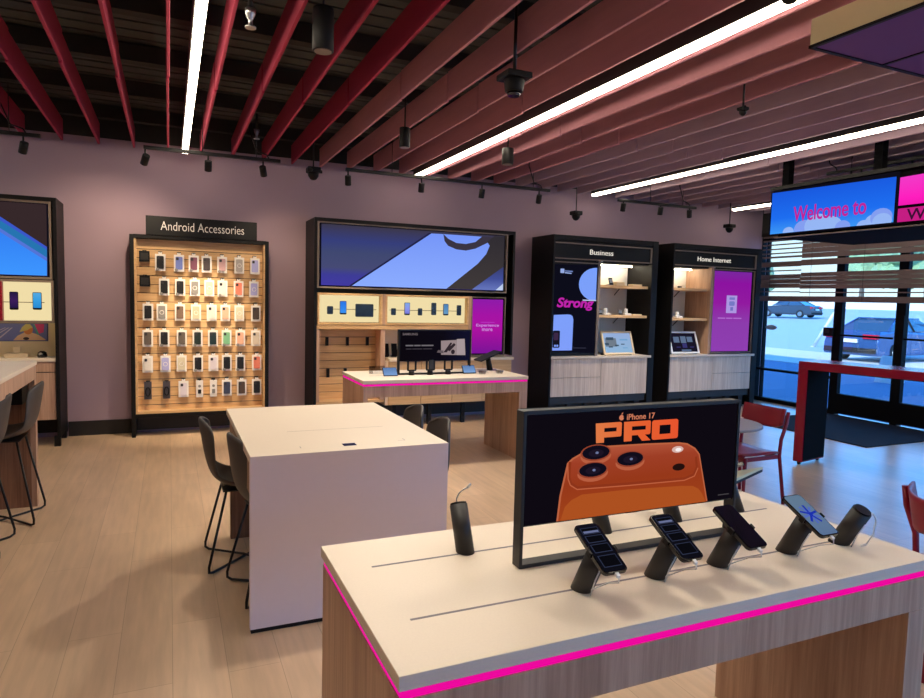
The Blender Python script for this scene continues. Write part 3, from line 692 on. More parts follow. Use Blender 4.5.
MB().box(-.368, AY + .25, .04, 1.08, AY + .28, .225, M['base']).build('kick_panel', t)
MB().box(-.24, AY - .012, 2.345, .98, AY + .02, 2.565, M['blacksoft']).build('header_sign', t, bevel=.003)
mb = MB(); letters(mb, 'Android Accessories', pm('white_sign_lettering', (240, 236, 228)), -.085, .83, 2.408, 2.508, AY - .0145, 'front', bold=-.008)
mb.build('lettering', bpy.data.objects['header_sign'])

CASEC = {}
def casecol(name, c):
    if name not in CASEC: CASEC[name] = pm('case_' + name.replace(' ', '_'), c, .45, var=.05, scale=(60, 60, 60))
    return CASEC[name]
K = {'black': (22, 22, 24), 'lavender blue': (120, 134, 205), 'red and blue patterned': (120, 70, 90), 'dark patterned': (70, 60, 62), 'red and white': (200, 160, 160),
     'clear grey': (176, 168, 162), 'lavender': (176, 176, 226), 'grey': (140, 136, 132), 'ivory': (214, 204, 176), 'white': (226, 218, 208), 'coral': (226, 128, 104),
     'brown': (120, 96, 80), 'olive ivory': (196, 192, 160), 'peach': (232, 178, 150), 'dark brown': (74, 60, 52), 'taupe': (98, 88, 80), 'dark green': (30, 44, 40),
     'teal black': (28, 48, 52), 'mint green': (126, 186, 142), 'beige': (214, 198, 176), 'lilac white': (222, 212, 220), 'navy': (62, 68, 92)}
ROWS = [
 [(147, 'b'), (232, 'black'), (335, 'lavender blue'), (417, 'red and blue patterned'), (490, 'dark patterned'), (580, 'red and white'), (680, 'clear grey', 1), (774, 'lavender')],
 [(148, 'b'), (252, 'black'), (340, 'black'), (422, 'grey', 1), (505, 'ivory', 1), (582, 'white'), (676, 'coral'), (768, 'lavender', 1)],
 [(163, 'black'), (238, 'grey', 1), (338, 'brown'), (428, 'olive ivory', 1), (518, 'white'), (598, 'peach'), (680, 'ivory', 1), (780, 'dark brown')],
 [(160, 'taupe'), (250, 'black'), (347, 'taupe'), (436, 'dark green'), (525, 'teal black'), (605, 'mint green'), (686, 'peach'), (780, 'beige')],
 [(158, 'white'), (255, 'lavender', 1), (345, 'ivory', 1), (438, 'black'), (527, 'lilac white'), (606, 'black'), (686, 'black'), (786, 'coral')],
 [(158, 'h'), (260, 'h'), (355, 'lilac white'), (446, 'n', 'black'), (527, 'n', 'grey'), (606, 'navy'), (694, 'dark brown'), (786, 'black')]]
RN = ['top', 'second', 'third', 'fourth', 'fifth', 'bottom']; CN = ['first', 'second', 'third', 'fourth', 'fifth', 'sixth', 'seventh', 'eighth']
ZR = [2.042, 1.758, 1.462, 1.155, .852, .545]
GRP = 'phone case packs on the accessory board'
def hang(t, x, y, z):
    MB().tube([(x, AY + .12, z), (x, y + .012, z + .004), (x, y - .018, z + .006), (x, y - .022, z + .014)], .0035, M['rod'], 6).box(x - .022, AY + .113, z - .02, x + .022, AY + .12, z + .02, M['black']).build('peg_hook', t)
for r, row in enumerate(ROWS):
    for c, it in enumerate(row):
        x = -.547 + it[0] * .001953; z = ZR[r]; y = AY + .055 + .01*((c*7 + r*3) % 3)
        where = '%s from left, %s row of accessories board' % (CN[c], RN[r])
        if it[1] == 'b':
            t = thing('earphone_case_pack', 'square black pack hanging ' + where, 'accessory pack', (x, y, z + .06), 'square black packs')
            MB().box(x - .055, y, z - .002, x + .055, y + .02, z + .123, M['blacksoft']).build('carton', t, bevel=.003)
            MB().box(x - .04, y - .003, z + .02, x + .04, y, z + .10, M['standgrey']).build('front_label', t); hang(t, x, y, z + .115)
        elif it[1] == 'h':
            t = thing('cable_pack', 'dark blister pack of cable hanging ' + where, 'accessory pack', (x, y, z), 'dark cable packs')
            MB().box(x - .04, y + .004, z - .11, x + .04, y + .010, z + .10, casecol('smoke', (74, 70, 76))).build('card', t)
            MB().tube([(x + .024*math.cos(a), y - .004, z - .02 + .05*math.sin(a)) for a in [i*PI/8 for i in range(16)]], .008, M['rod'], 6, True).build('cable_coil', t); hang(t, x, y, z + .085)
        elif it[1] == 'n':
            t = thing('charger_pack', 'narrow white pack with a %s charger, ' % it[2] + where, 'accessory pack', (x, y, z), 'narrow charger packs')
            MB().box(x - .04, y, z - .105, x + .04, y + .022, z + .10, M['whitepaper']).build('carton', t, bevel=.003)
            MB().box(x - .018, y - .012, z - .06, x + .018, y, z - .01, casecol(it[2], K[it[2]])).build('charger', t, bevel=.004)
            MB().cyl((x, y - .003, z + .03), (x, y, z + .03), .016, None, casecol('grey', K['grey']), 14).build('round_mark', t); hang(t, x, y, z + .095)
        else:
            cn = it[1]; ring = len(it) > 2
            t = thing('phone_case_pack', 'white-boxed %s phone case%s, ' % (cn, ' with ring' if ring else '') + where, 'phone case pack', (x, y, z), GRP)
            MB().box(x - .056, y, z - .10, x + .056, y + .022, z + .095, M['whitepaper']).box(x - .02, y + .008, z + .095, x + .02, y + .012, z + .118, M['whitepaper']).build('carton', t, bevel=.003)
            cs = MB().prism(rrect(x - .038, z - .076, x + .038, z + .072, .011), 'y', y - .010, y, casecol(cn, K[cn])).build('phone_case', t)
            if ring: MB().tube([(x + .022*math.cos(a), y - .011, z - .004 + .022*math.sin(a)) for a in [i*PI/8 for i in range(16)]], .003, M['whitepaper'], 6, True).build('magnet_ring', cs)
            else: MB().prism(rrect(x - .032, z + .032, x - .004, z + .064, .007), 'y', y - .013, y - .010, casecol('lens', (52, 50, 54))).build('camera_bump', cs)
            if c in (1, 2, 3, 5, 6) and r in (0, 1, 3, 4) and not ring: MB().cyl((x - .03, y - .012, z - .082), (x - .03, y, z - .082), .018, None, casecol('grey', K['grey']), 14).build('round_sticker', t)
            hang(t, x, y, z + .108)

# ---------------------------------------------------------------- wide unit in the middle of the back wall
Y0 = 8.13
t = thing('display_wall_unit', 'wide black display unit with the big blue-and-grey screen, mid back wall', 'display unit', (3.0, Y0, 0))
unit_shell(t, 1.625, 4.41, Y0, 2.655, True, True, .0, .93)
MB().box(1.70, Y0 + .03, 1.81, 4.26, Y0 + .09, 2.60, M['scrblack']).build('screen', t)
mb = MB(); mb.frame(1.665, 1.795, 4.295, 2.615, Y0 + .005, Y0 + .06, .02, M['trimgrey']); mb.build('screen_trim', t)
mb = MB(); y = Y0 + .027
flat(mb, [(1.715, 1.832), (4.243, 1.832), (4.243, 2.583), (1.715, 2.583)], y, emit_grad('wide_screen_slate', [(0, (66, 58, 160)), (.18, (62, 60, 150)), (.3, (70, 74, 116)), (.55, (64, 72, 112)), (.75, (54, 62, 122)), (1, (60, 56, 74))], 'Z', 1.83, 2.58))
flat(mb, [(2.065, 1.833), (3.13, 2.56), (3.16, 2.553), (2.103, 1.834)], y - .002, emit('wide_screen_edge', (34, 34, 70)))
flat(mb, [(2.103, 1.834), (3.162, 2.553), (3.331, 2.555), (3.93, 2.556), (4.022, 2.439), (3.971, 2.323), (3.849, 2.188), (3.394, 1.834)], y - .003, emit_grad('wide_screen_blue', [(0, (140, 172, 255)), (1, (118, 150, 248))], 'Z', 1.83, 2.55))
flat(mb, [(3.331, 2.556), (3.401, 2.499), (3.523, 2.449), (3.663, 2.444), (3.804, 2.478), (3.90, 2.556), (4.10, 2.556), (4.05, 2.51), (3.931, 2.45), (3.807, 2.389), (3.666, 2.355), (3.526, 2.364), (3.403, 2.405), (3.351, 2.464)], y - .005, emit('wide_screen_crescent', (58, 52, 66)))
flat(mb, [(3.394, 1.834), (3.849, 2.188), (3.971, 2.323), (4.022, 2.439), (3.98, 2.49), (4.09, 2.575), (4.243, 2.575), (4.243, 1.834)], y - .007, emit_grad('wide_screen_umber', [(0, (64, 58, 58)), (1, (48, 44, 50))], 'Z', 1.83, 2.58))
flat(mb, [(3.769, 1.835), (4.233, 2.156), (4.242, 2.156), (4.242, 1.835)], y - .009, emit_grad('wide_screen_streak', [(0, (104, 120, 190)), (.5, (66, 78, 150)), (1, (56, 62, 110))], 'Z', 1.83, 2.15))
flat(mb, [(4.13, 1.836), (4.242, 1.93), (4.242, 1.836)], y - .011, emit('wide_screen_glint', (190, 205, 235)))
lab(mb.build('screen_picture', t), 'slate picture with a pale blue slanted shape')
for x0, x1 in ((1.70, 2.475), (2.575, 3.695)):
    MB().box(x0, Y0 + .08, 1.372, x1, Y0 + .10, 1.712, M['lightpanel']).build('lit_panel', t)
    mb = MB(); mb.frame(x0 - .03, 1.342, x1 + .03, 1.738, Y0 + .008, Y0 + .09, .024, M['oak_h']); mb.build('panel_trim', t)
MB().box(1.80, Y0 + .073, 1.532, 2.44, Y0 + .079, 1.539, M['groove']).build('tether_rail', t)
MB().box(2.62, Y0 + .073, 1.532, 3.64, Y0 + .079, 1.539, M['groove']).build('tether_rail', t)
MB().box(2.505, Y0 + .01, 1.34, 2.545, Y0 + .09, 1.74, M['oak_v']).build('divider', t)
MB().box(3.725, Y0 + .01, .91, 3.765, Y0 + .3, 1.74, M['oak_v']).build('divider', t)
MB().box(1.66, Y0 + .012, 1.285, 3.725, Y0 + .35, 1.335, M['oak_h']).build('shelf_rail', t)
ps = MB().box(3.77, Y0 + .03, .94, 4.275, Y0 + .08, 1.725, M['scrblack']).build('side_screen', t)
mb = MB(); mb.frame(3.767, .925, 4.29, 1.738, Y0 + .008, Y0 + .05, .012, M['trimgrey']); mb.build('side_screen_trim', t)
PURP = emit_grad('violet_screen', [(0, (118, 20, 150)), (.45, (172, 18, 160)), (.7, (165, 20, 165)), (1, (140, 28, 170))], 'Z', .95, 1.72)
mb = MB(); flat(mb, [(3.79, .958), (4.255, .958), (4.255, 1.705), (3.79, 1.705)], Y0 + .027, PURP)
WT = emit('screen_white_text', (214, 150, 240))
flat(mb, [(3.92, 1.386), (4.13, 1.386), (4.13, 1.392), (3.92, 1.392)], Y0 + .024, emit('screen_faint_text', (190, 70, 205)))
letters(mb, 'Experience', WT, 3.85, 4.20, 1.318, 1.368, Y0 + .0245, 'front', bold=.004, depth=.002); letters(mb, 'more', WT, 3.94, 4.10, 1.268, 1.303, Y0 + .0245, 'front', bold=.004, depth=.002)
mb.build('violet_picture', ps)
mb = MB(); mb.box(1.66, Y0 + .02, .36, 1.70, Y0 + .3, 1.285, M['oak_v']); mb.box(2.49, Y0 + .02, .36, 2.55, Y0 + .3, 1.285, M['oak_v']); mb.box(1.66, Y0 + .02, .34, 2.55, Y0 + .3, .37, M['oak_h']); mb.build('niche_lining', t)
mb = MB()
for i in range(10):
    z1 = 1.27 - i * .1015; mb.box(1.70, Y0 + .25, max(.365, z1 - .0935), 2.49, Y0 + .27, z1, M['oak_h'])
lab(mb.build('slatwall', t), 'oak slatwall, nearly empty')
MB().box(1.70, Y0 + .27, .365, 2.49, Y0 + .29, 1.28, M['groove']).build('back_panel', t)
for x, z in ((1.838, 1.118), (2.104, 1.118), (2.37, 1.118), (1.855, .71), (2.08, .71)):
    MB().box(x - .017, Y0 + .21, z - .055, x + .017, Y0 + .252, z + .055, M['black']).build('peg_bracket', t)
MB().box(2.55, Y0 + .33, .90, 3.73, Y0 + .36, 1.29, M['cream']).build('splashback', t)
MB().box(2.60, Y0 - .02, .868, 4.43, YB - .05, .904, M['quartz']).build('worktop', t, bevel=.003)
for i in range(4):
    x0 = 2.60 + i * .452
    MB().box(x0, Y0 + .0, .295, x0 + .447, Y0 + .025, .862, M['oak_h']).build('cabinet_door', t, bevel=.002)
MB().box(2.56, Y0 + .026, .29, 4.40, YB - .05, .867, M['ash_v']).build('cabinet_box', t)
for x in (1.68, 2.7, 3.2, 3.7, 4.36): MB().box(x - .025, Y0 + .06, 0, x + .025, Y0 + .11, .289 if x > 2 else .335, M['black']).build('leg', t)
MB().box(1.66, YB - .12, .06, 4.40, YB - .09, .29, M['base']).build('kick_panel', t)
P1 = 'phones on the lit wall panels'
wall_phone('small black phone at the left of the left lit panel under the wide screen', 1.835, 1.522, Y0 + .045, .075, .10, None, P1)
wall_phone('bright blue phone in the middle of the left lit panel under the wide screen', 2.0, 1.555, Y0 + .045, .085, .17, BLUE2, P1)
t2 = wall_phone('black tablet at the right of the left lit panel under the wide screen', 2.275, 1.525, Y0 + .04, .235, .165, None, None)
t2.name = 'wall_tablet'; t2['category'] = 'tablet'
for i, (x, z, w_, h_, s_, dsc) in enumerate(((2.665, 1.515, .065, .09, None, 'short black phone, leftmost on the right lit panel'), (2.852, 1.555, .075, .165, LILAC, 'lilac-screened phone, second on the right lit panel'), (3.033, 1.518, .06, .095, None, 'short black phone, third on the right lit panel'),
        (3.228, 1.56, .07, .165, None, 'tall black phone, fourth on the right lit panel'), (3.402, 1.553, .075, .155, STEEL, 'steel-blue phone, fifth on the right lit panel'), (3.596, 1.547, .065, .14, None, 'black phone, rightmost on the right lit panel'))):
    wall_phone(dsc + ' under the wide screen', x, z, Y0 + .045, w_, h_, s_, P1)
for x, lb in ((2.625, 'black phone standing on the worktop beside the slatwall niche'), (2.74, 'black phone on the worktop half hidden by the small black promo screen')):
    t = thing('standing_phone', lb, 'phone', (x, Y0 + .22, .904), 'phones on the back worktop')
    MB().obox((x, Y0 + .22, 1.0), (1, 0, 0), (0, .97, -.24), (0, .24, .97), .04, .006, .088, M['phoneblack']).build('body', t, bevel=.004)
    MB().box(x - .03, Y0 + .2, .904, x + .03, Y0 + .29, .925, M['standgrey']).build('stand', t, bevel=.004)

# ---------------------------------------------------------------- Business and Home Internet units
Y0 = 8.08
def board_fronts(t, x0, x1, z0, z1, n, name='door', m=None):
    """One cabinet front faced with n upright boards."""
    mb = MB(); wd = (x1 - x0) / n
    for i in range(n): mb.box(x0 + i*wd + .001, Y0 + .01, z0, x0 + (i+1)*wd - .001, Y0 + .035, z1, m or M['ash_v'])
    return mb.build(name, t, bevel=.0012, seg=1)
def shop_unit(label, x0, x1, header, tx0, tx1, nx0, nx1, sx0, sx1, zs, split0, split1, whole0, whole1, shelves):
    t = thing('display_wall_unit', label, 'display unit', ((x0 + x1)/2, Y0, 0))
    yb = YB - .02
    MB().box(x0, Y0, .02, x0 + .03, yb, 2.655, M['black']).build('side_panel', t, bevel=.003)
    MB().box(x1 - .11, Y0, .02, x1, yb, 2.655, M['black']).build('side_panel', t, bevel=.003)
    MB().box(x0 + .03, Y0, 2.585, x1 - .11, yb, 2.655, M['black']).build('top_panel', t, bevel=.003)
    hd = MB().box(x0 + .03, Y0 + .02, 2.33, x1 - .11, Y0 + .08, 2.585, M['blacksoft']).build('header_sign', t)
    mb = MB(); mb.box(x0 + .03, Y0 + .004, 2.535, x1 - .115, Y0 + .03, 2.55, M['trimgrey']); mb.box(x1 - .14, Y0 + .004, 2.33, x1 - .115, Y0 + .03, 2.535, M['trimgrey']); mb.box(x0 + .03, Y0 + .004, 2.315, x1 - .115, Y0 + .03, 2.33, M['trimgrey']); mb.build('header_trim', t)
    mb = MB(); letters(mb, header, emit('header_white_lettering', (248, 240, 226)), tx0, tx1, 2.398, 2.470, Y0 + .0175, 'front', bold=-.004); mb.build('lettering', hd)
    MB().box((tx0 + tx1)/2 + .0, Y0 + .02, 2.30, (tx0 + tx1)/2 + .03, Y0 + .045, 2.315, M['metal']).build('sign_catch', t)
    # lit niche
    MB().box(nx0, yb - .03, .905, nx1, yb - .01, 2.32, M['white']).build('niche_back', t)
    MB().box(x0 + .03, Y0 + .09, 2.29, x1 - .11, yb - .03, 2.32, M['blacksoft']).build('niche_ceiling', t)
    MB().box(nx0 + .05, yb - .2, 2.272, nx1 - .05, yb - .16, 2.29, M['shelflight']).build('shelf_light', t)
    for z in shelves:
        MB().box(nx0 + .004, Y0 + .05, z - .04, nx1 - .02, yb - .04, z, M['oak_h']).build('shelf', t, bevel=.002)
        for x in (nx0 + .12, nx1 - .25): MB().tube([(x, yb - .035, z - .14), (x, yb - .06, z - .12), (x, yb - .16, z - .042)], .008, M['rod'], 6).build('shelf_bracket', t)
    MB().box(x0 + .02, Y0 - .012, .868, x1 - .06, yb - .03, .904, M['quartz']).build('worktop', t, bevel=.003)
    MB().box(x0 + .03, Y0 + .036, .30, x1 - .11, yb - .03, .867, M['blacksoft']).build('base_box', t)
    board_fronts(t, split0, split1, .59, .862, 4, 'drawer'); board_fronts(t, split0, split1, .312, .584, 4, 'drawer'); board_fronts(t, whole0, whole1, .312, .862, 4, 'cabinet_door')
    MB().box(x0 + .04, Y0 + .03, .2, x1 - .12, Y0 + .06, .30, M['standgrey']).build('plinth_rail', t)
    for i in range(6):
        x = x0 + .12 + i * (x1 - x0 - .35) / 5
        MB().box(x - .05, Y0 + .08, .0, x + .05, Y0 + .14, .21, M['base']).build('foot', t)
    MB().box(x0 + .03, Y0 + .3, .02, x1 - .11, Y0 + .33, .3, M['base']).build('kick_panel', t)
    return t
t = shop_unit('tall black Business display unit with the pink Strong screen', 5.0, 6.885, 'Business', 5.635, 6.05, 5.84, 6.775, 5.03, 5.79, 0, 5.032, 5.905, 5.910, 6.77, (1.965, 1.515))
bs = MB().box(5.03, Y0 + .04, .915, 5.80, Y0 + .10, 2.30, M['blacksoft']).build('screen_housing', t)
mb = MB(); mb.box(5.80, Y0 + .02, .905, 5.84, YB - .05, 2.315, M['trimgrey']); mb.box(5.03, Y0 + .015, 2.265, 5.80, Y0 + .05, 2.278, M['trimgrey']); mb.build('screen_surround', t)
mb = MB(); y = Y0 + .038
flat(mb, [(5.04, .972), (5.80, .945), (5.80, 2.252), (5.04, 2.232)], y, emit('strong_screen_navy', (13, 13, 26)))
PB = emit_grad('strong_pale_blue', [(0, (128, 158, 250)), (1, (122, 160, 250))], 'Z', 1.0, 2.2)
arc = [(5.775 + .30*math.cos(a), 1.965 + .245*math.sin(a)) for a in [PI/2 + i*PI/16*1.02 for i in range(16)]]
flat(mb, arc + [(5.782, 1.74), (5.784, 2.208)], y - .002, PB)
flat(mb, [(5.55, 1.722), (5.79, 1.722), (5.79, 1.738), (5.55, 1.738)], y - .003, emit('strong_pale_line', (190, 200, 235)))
flat(mb, [(5.058, .99), (5.395, .99), (5.40, 1.44), (5.385, 1.49), (5.35, 1.512), (5.30, 1.516), (5.064, 1.506)], y - .002, PB)
flat(mb, rrect(5.06, 1.03, 5.178, 1.28, .02), y - .004, emit('strong_phone_dark', (22, 20, 34)))
flat(mb, rrect(5.075, 1.14, 5.15, 1.25, .015), y - .006, emit('strong_phone_face', (60, 40, 70)))
flat(mb, rrect(5.085, 1.045, 5.115, 1.075, .008), y - .006, PB); flat(mb, rrect(5.125, 1.045, 5.155, 1.075, .008), y - .006, PB)
letters(mb, 'Strong', emit('strong_magenta_text', (190, 36, 170)), 5.11, 5.745, 1.575, 1.76, y - .003, 'front', shear=.2, bold=.03)
LG = emit('strong_logo_pale', (150, 170, 225))
flat(mb, rrect(5.15, 2.112, 5.215, 2.175, .008), y - .003, LG)
flat(mb, [(5.225, 2.152), (5.36, 2.15), (5.36, 2.132), (5.225, 2.136)], y - .003, emit('strong_logo_line', (110, 130, 190))); flat(mb, [(5.225, 2.126), (5.34, 2.12), (5.34, 2.105), (5.225, 2.11)], y - .003, LG)
flat(mb, [(5.41, 1.022), (5.64, 1.018), (5.64, 1.026), (5.41, 1.03)], y - .003, emit('strong_small_print', (60, 60, 80)))
lab(mb.build('strong_picture', bs), 'navy screen reading Strong in magenta with pale blue shapes')

t = shop_unit('tall black Home Internet display unit with the violet screen, nearest the window', 7.185, 9.075, 'Home Internet', 7.69, 8.40, 7.215, 8.0, 8.08, 8.93, 0, 8.115, 8.96, 7.22, 8.11, (1.965, 1.485))
hs = MB().box(8.045, Y0 + .04, .915, 8.955, Y0 + .10, 2.30, M['scrblack']).build('screen_housing', t)
mb = MB(); mb.box(8.0, Y0 + .02, .905, 8.045, YB - .05, 2.315, M['oak_v']); mb.build('niche_side', t)
mb = MB(); mb.frame(8.045, .925, 8.958, 2.29, Y0 + .015, Y0 + .05, .014, M['trimgrey']); mb.build('screen_surround', t)
mb = MB(); y = Y0 + .038
flat(mb, [(8.085, .95), (8.905, .95), (8.905, 2.262), (8.085, 2.262)], y, emit_grad('home_violet_screen', [(0, (142, 62, 176)), (.35, (140, 60, 172)), (.6, (146, 26, 160)), (.85, (140, 18, 160)), (1, (120, 40, 158))], 'Z', .95, 2.27))
flat(mb, [(8.37, 1.58), (8.60, 1.58), (8.60, 1.87), (8.37, 1.87)], y - .002, emit('home_pale_square', (172, 150, 225)))
flat(mb, [(8.43, 1.80), (8.55, 1.80), (8.55, 1.84), (8.43, 1.84)], y - .004, emit('home_icon_blue', (118, 120, 196)))
flat(mb, rrect(8.43, 1.70, 8.55, 1.775, .02), y - .004, emit('home_icon_blue2', (118, 120, 196))); flat(mb, [(8.46, 1.62), (8.52, 1.62), (8.52, 1.68), (8.46, 1.68)], y - .004, emit('home_icon_blue3', (112, 112, 190)))
for a, b in ((8.20, 8.36), (8.38, 8.52), (8.54, 8.72)): flat(mb, [(a, 1.485), (b, 1.485), (b, 1.505), (a, 1.505)], y - .002, emit('home_faint_text', (176, 108, 206)))
lab(mb.build('violet_picture', hs), 'violet screen with a small pale square and one line of text')

def framed_tablet(label, x0, x1, z0, h, frame_m, art):
    xc = (x0 + x1) / 2; wd = x1 - x0; y = Y0 + .06; tilt = math.radians(20)
    t = thing('framed_tablet', label, 'tablet', (xc, y, z0), 'framed tablets on the shop units')
    up = Vector((0, math.sin(tilt), math.cos(tilt))); nrm = Vector((0, -math.cos(tilt), math.sin(tilt)))
    def pt(u, v, d=0.0): return Vector((xc + u, y, z0 + .012)) + up * v + nrm * d
    mb = MB(); bw = .028
    for u0, v0, u1, v1 in ((-wd/2, 0, wd/2, bw), (-wd/2, h - bw, wd/2, h), (-wd/2, bw, -wd/2 + bw, h - bw), (wd/2 - bw, bw, wd/2, h - bw)):
        mb.obox((pt(u0, v0) + pt(u1, v1))/2, (1, 0, 0), nrm, up, (u1 - u0)/2, .012, (v1 - v0)/2, frame_m)
    mb.build('frame', t, bevel=.002)
    MB().obox(pt(0, h/2, -.004), (1, 0, 0), nrm, up, wd/2 - bw, .006, h/2 - bw, M['phoneblack']).build('glass', t)
    mb = MB()
    for k, (m, u0, v0, u1, v1) in enumerate(art):
        c = (pt(u0*wd, v0*h) + pt(u1*wd, v1*h)) / 2
        mb.obox(c + nrm*(.0025 + .0004*k), (1, 0, 0), nrm, up, abs(u1 - u0)*wd/2, .0006, abs(v1 - v0)*h/2, m)
    mb.build('screen_picture', t)
    MB().box(xc - wd*.42, y + .01, z0, xc + wd*.42, y + .16, z0 + .02, M['black']).build('foot', t, bevel=.003)
    MB().prism([(y + .02, z0 + .02), (y + .15, z0 + .02), (y + .02 + math.sin(tilt)*h*.6, z0 + h*.58)], 'x', xc - .05, xc + .05, M['black']).build('prop', t)
    return t
PALE = emit_grad('tablet_pale_blue', [(0, (140, 185, 215)), (1, (150, 170, 215))], 'Z', -.1, .4)
TD = emit('tablet_ink', (60, 80, 100)); TM = emit('tablet_mid_blue', (110, 160, 205)); TG = emit('tablet_grey', (112, 124, 138))
framed_tablet('pale-framed tablet with a light blue picture on the Business unit worktop', 5.995, 6.56, .904, .37, M['cream'],
    [(PALE, -.45, .08, .45, .92), (TG, -.40, .34, -.04, .70), (TD, -.36, .62, -.12, .74), (TD, -.42, .40, -.30, .50), (TD, -.10, .36, .02, .42), (TD, -.32, .30, -.18, .35), (TM, .08, .60, .34, .66), (TD, .10, .42, .22, .46), (TM, .14, .26, .30, .30)])
DK = emit('tablet_dark', (26, 22, 38)); SL = emit('tablet_slate', (92, 110, 140)); SV = emit('tablet_violet', (56, 52, 110))
framed_tablet('pale-framed tablet with a dark picture on the Home Internet unit worktop', 7.29, 7.87, .904, .37, M['white'],
    [(DK, -.45, .08, .45, .92), (SL, -.34, .50, -.14, .76), (SL, -.09, .48, .10, .78), (SL, .14, .52, .33, .76), (SV, -.06, .26, .10, .46), (SV, -.28, .27, -.14, .31), (SV, .2, .27, .34, .31), (SL, -.12, .11, .22, .18)])
def shelf_phone(label, x, z, y, h=.085):
    t = thing('shelf_phone', label, 'phone', (x, y, z), 'small devices on the unit shelves')
    MB().obox((x, y, z + h/2 + .004), (1, 0, 0), (0, .94, -.34), (0, .34, .94), .035, .005, h/2, M['phoneblack']).build('body', t, bevel=.003)
    MB().box(x - .03, y - .01, z, x + .04, y + .07, z + .014, M['white']).build('stand', t, bevel=.003)
    MB().obox((x, y - .0085, z + h/2 + .01), (1, 0, 0), (0, .94, -.34), (0, .34, .94), .028, .001, h*.3, emit('shelf_phone_screen', (120, 122, 130))).build('screen', t)
def shelf_block(label, x, z, y, sx, sy, sz, m, cat='box', name='product_box'):
    o = MB().box(x - sx/2, y - sy/2, z, x + sx/2, y + sy/2, z + sz, m).build(name, None, bevel=.006, off=(x, y, z)); return tag(o, label, cat, 'boxes on the unit shelves')
def gateway(label, x, z, y):
    t = thing('white_gadget', label, 'gadget', (x, y, z), 'white gadgets on the unit shelves')
    MB().box(x - .06, y - .05, z, x + .06, y + .05, z + .03, M['white']).build('base', t, bevel=.006)
    MB().cyl((x - .01, y, z + .03), (x - .01, y, z + .10), .03, .026, M['white'], 16).build('body', t, bevel=.004)
ys_ = Y0 + .12
shelf_phone('small phone on a white stand, left of the top Business shelf', 6.10, 1.965, ys_, .11)
shelf_block('pale flat box in the middle of the top Business shelf', 6.28, 1.965, ys_ + .05, .16, .12, .055, M['cream'])
shelf_block('low pale box at the right of the top Business shelf', 6.60, 1.965, ys_ + .05, .18, .12, .03, M['cream'])
shelf_phone('small phone at the left end of the lower Business shelf', 5.93, 1.515, ys_)
gateway('white gadget beside the left phone on the lower Business shelf', 6.06, 1.515, ys_ + .03)
shelf_phone('small phone in the middle of the lower Business shelf', 6.30, 1.515, ys_)
gateway('white gadget right of the middle phone on the lower Business shelf', 6.44, 1.515, ys_ + .03)
shelf_block('thin pale box at the right end of the lower Business shelf', 6.62, 1.515, ys_ + .04, .16, .12, .02, M['cream'])
shelf_block('tiny dark box on the top Home Internet shelf', 7.46, 1.965, ys_ + .02, .05, .05, .03, M['standgrey'])
gateway('white gadget on the lower Home Internet shelf', 7.45, 1.485, ys_ + .02)
t = thing('acrylic_holder', 'clear acrylic leaflet holder left of the tablet on the Home Internet worktop', 'leaflet holder', (7.26, 8.3, .904))
MB().box(7.225, 8.27, .904, 7.30, 8.33, .92, M['acrylic']).build('foot', t); MB().box(7.225, 8.295, .92, 7.30, 8.302, 1.12, M['acrylic']).build('sheet', t)

# ---------------------------------------------------------------- demo tables
def demo_table(label, x0, x1, y0, y1, zt, slots, wmat, top_m=None, apron=.108):
    t = thing('demo_table', label, 'table', ((x0 + x1)/2, (y0 + y1)/2, 0))
    MB().box(x0, y0, zt - .035, x1, y1, zt, M['quartz']).build('tabletop', t, bevel=.0018)
    MB().box(x0 + .008, y0 + .008, zt - .058, x1 - .008, y1 - .008, zt - .039, M['pinkled']).build('magenta_strip', t)
    MB().box(x0 + .02, y0 + .02, zt - .04, x1 - .02, y1 - .02, zt - .033, M['groove']).build('spacer', t)
    a = zt - .059
    MB().box(x0 + .006, y0 + .006, a - apron, x1 - .006, y0 + .04, a, wmat).build('apron', t, bevel=.001, seg=1)
    MB().box(x0 + .006, y1 - .04, a - apron, x1 - .006, y1 - .006, a, wmat).build('apron', t, bevel=.001, seg=1)
    MB().box(x0 + .09, y0 + .041, a - apron + .02, x1 - .09, y1 - .041, a - .001, M['blacksoft']).build('cable_tray', t)
    MB().box(x0 + .006, y0 + .041, 0, x0 + .05, y1 - .041, a, wmat).box(x0 + .006, y0 + .006, 0, x0 + .05, y0 + .041, a - apron - .001, wmat).box(x0 + .006, y1 - .041, 0, x0 + .05, y1 - .006, a - apron - .001, wmat).build('end_panel', t)
    MB().box(x1 - .1, y0 + .041, 0, x1 - .006, y1 - .041, a, wmat).box(x1 - .1, y0 + .006, 0, x1 - .006, y0 + .041, a - apron - .001, wmat).box(x1 - .1, y1 - .041, 0, x1 - .006, y1 - .006, a - apron - .001, wmat).build('end_panel', t)
    for s0, s1, sy in slots:
        MB().box(s0, sy - .004, zt - .002, s1, sy + .004, zt + .0008, M['slot']).build('cable_slot', t)
    return t
FT = demo_table('long demo table with magenta edge light in the foreground', .437, 2.262, 1.262, 2.047, .90, [(.542, 2.15, 1.487), (.543, 2.161, 1.832)], M['oak_v'])
MT = demo_table('demo table with magenta edge light in front of the wide wall screen', 1.68, 3.487, 6.05, 6.885, .90, [(1.85, 3.2, 6.42)], M['oak_v'])

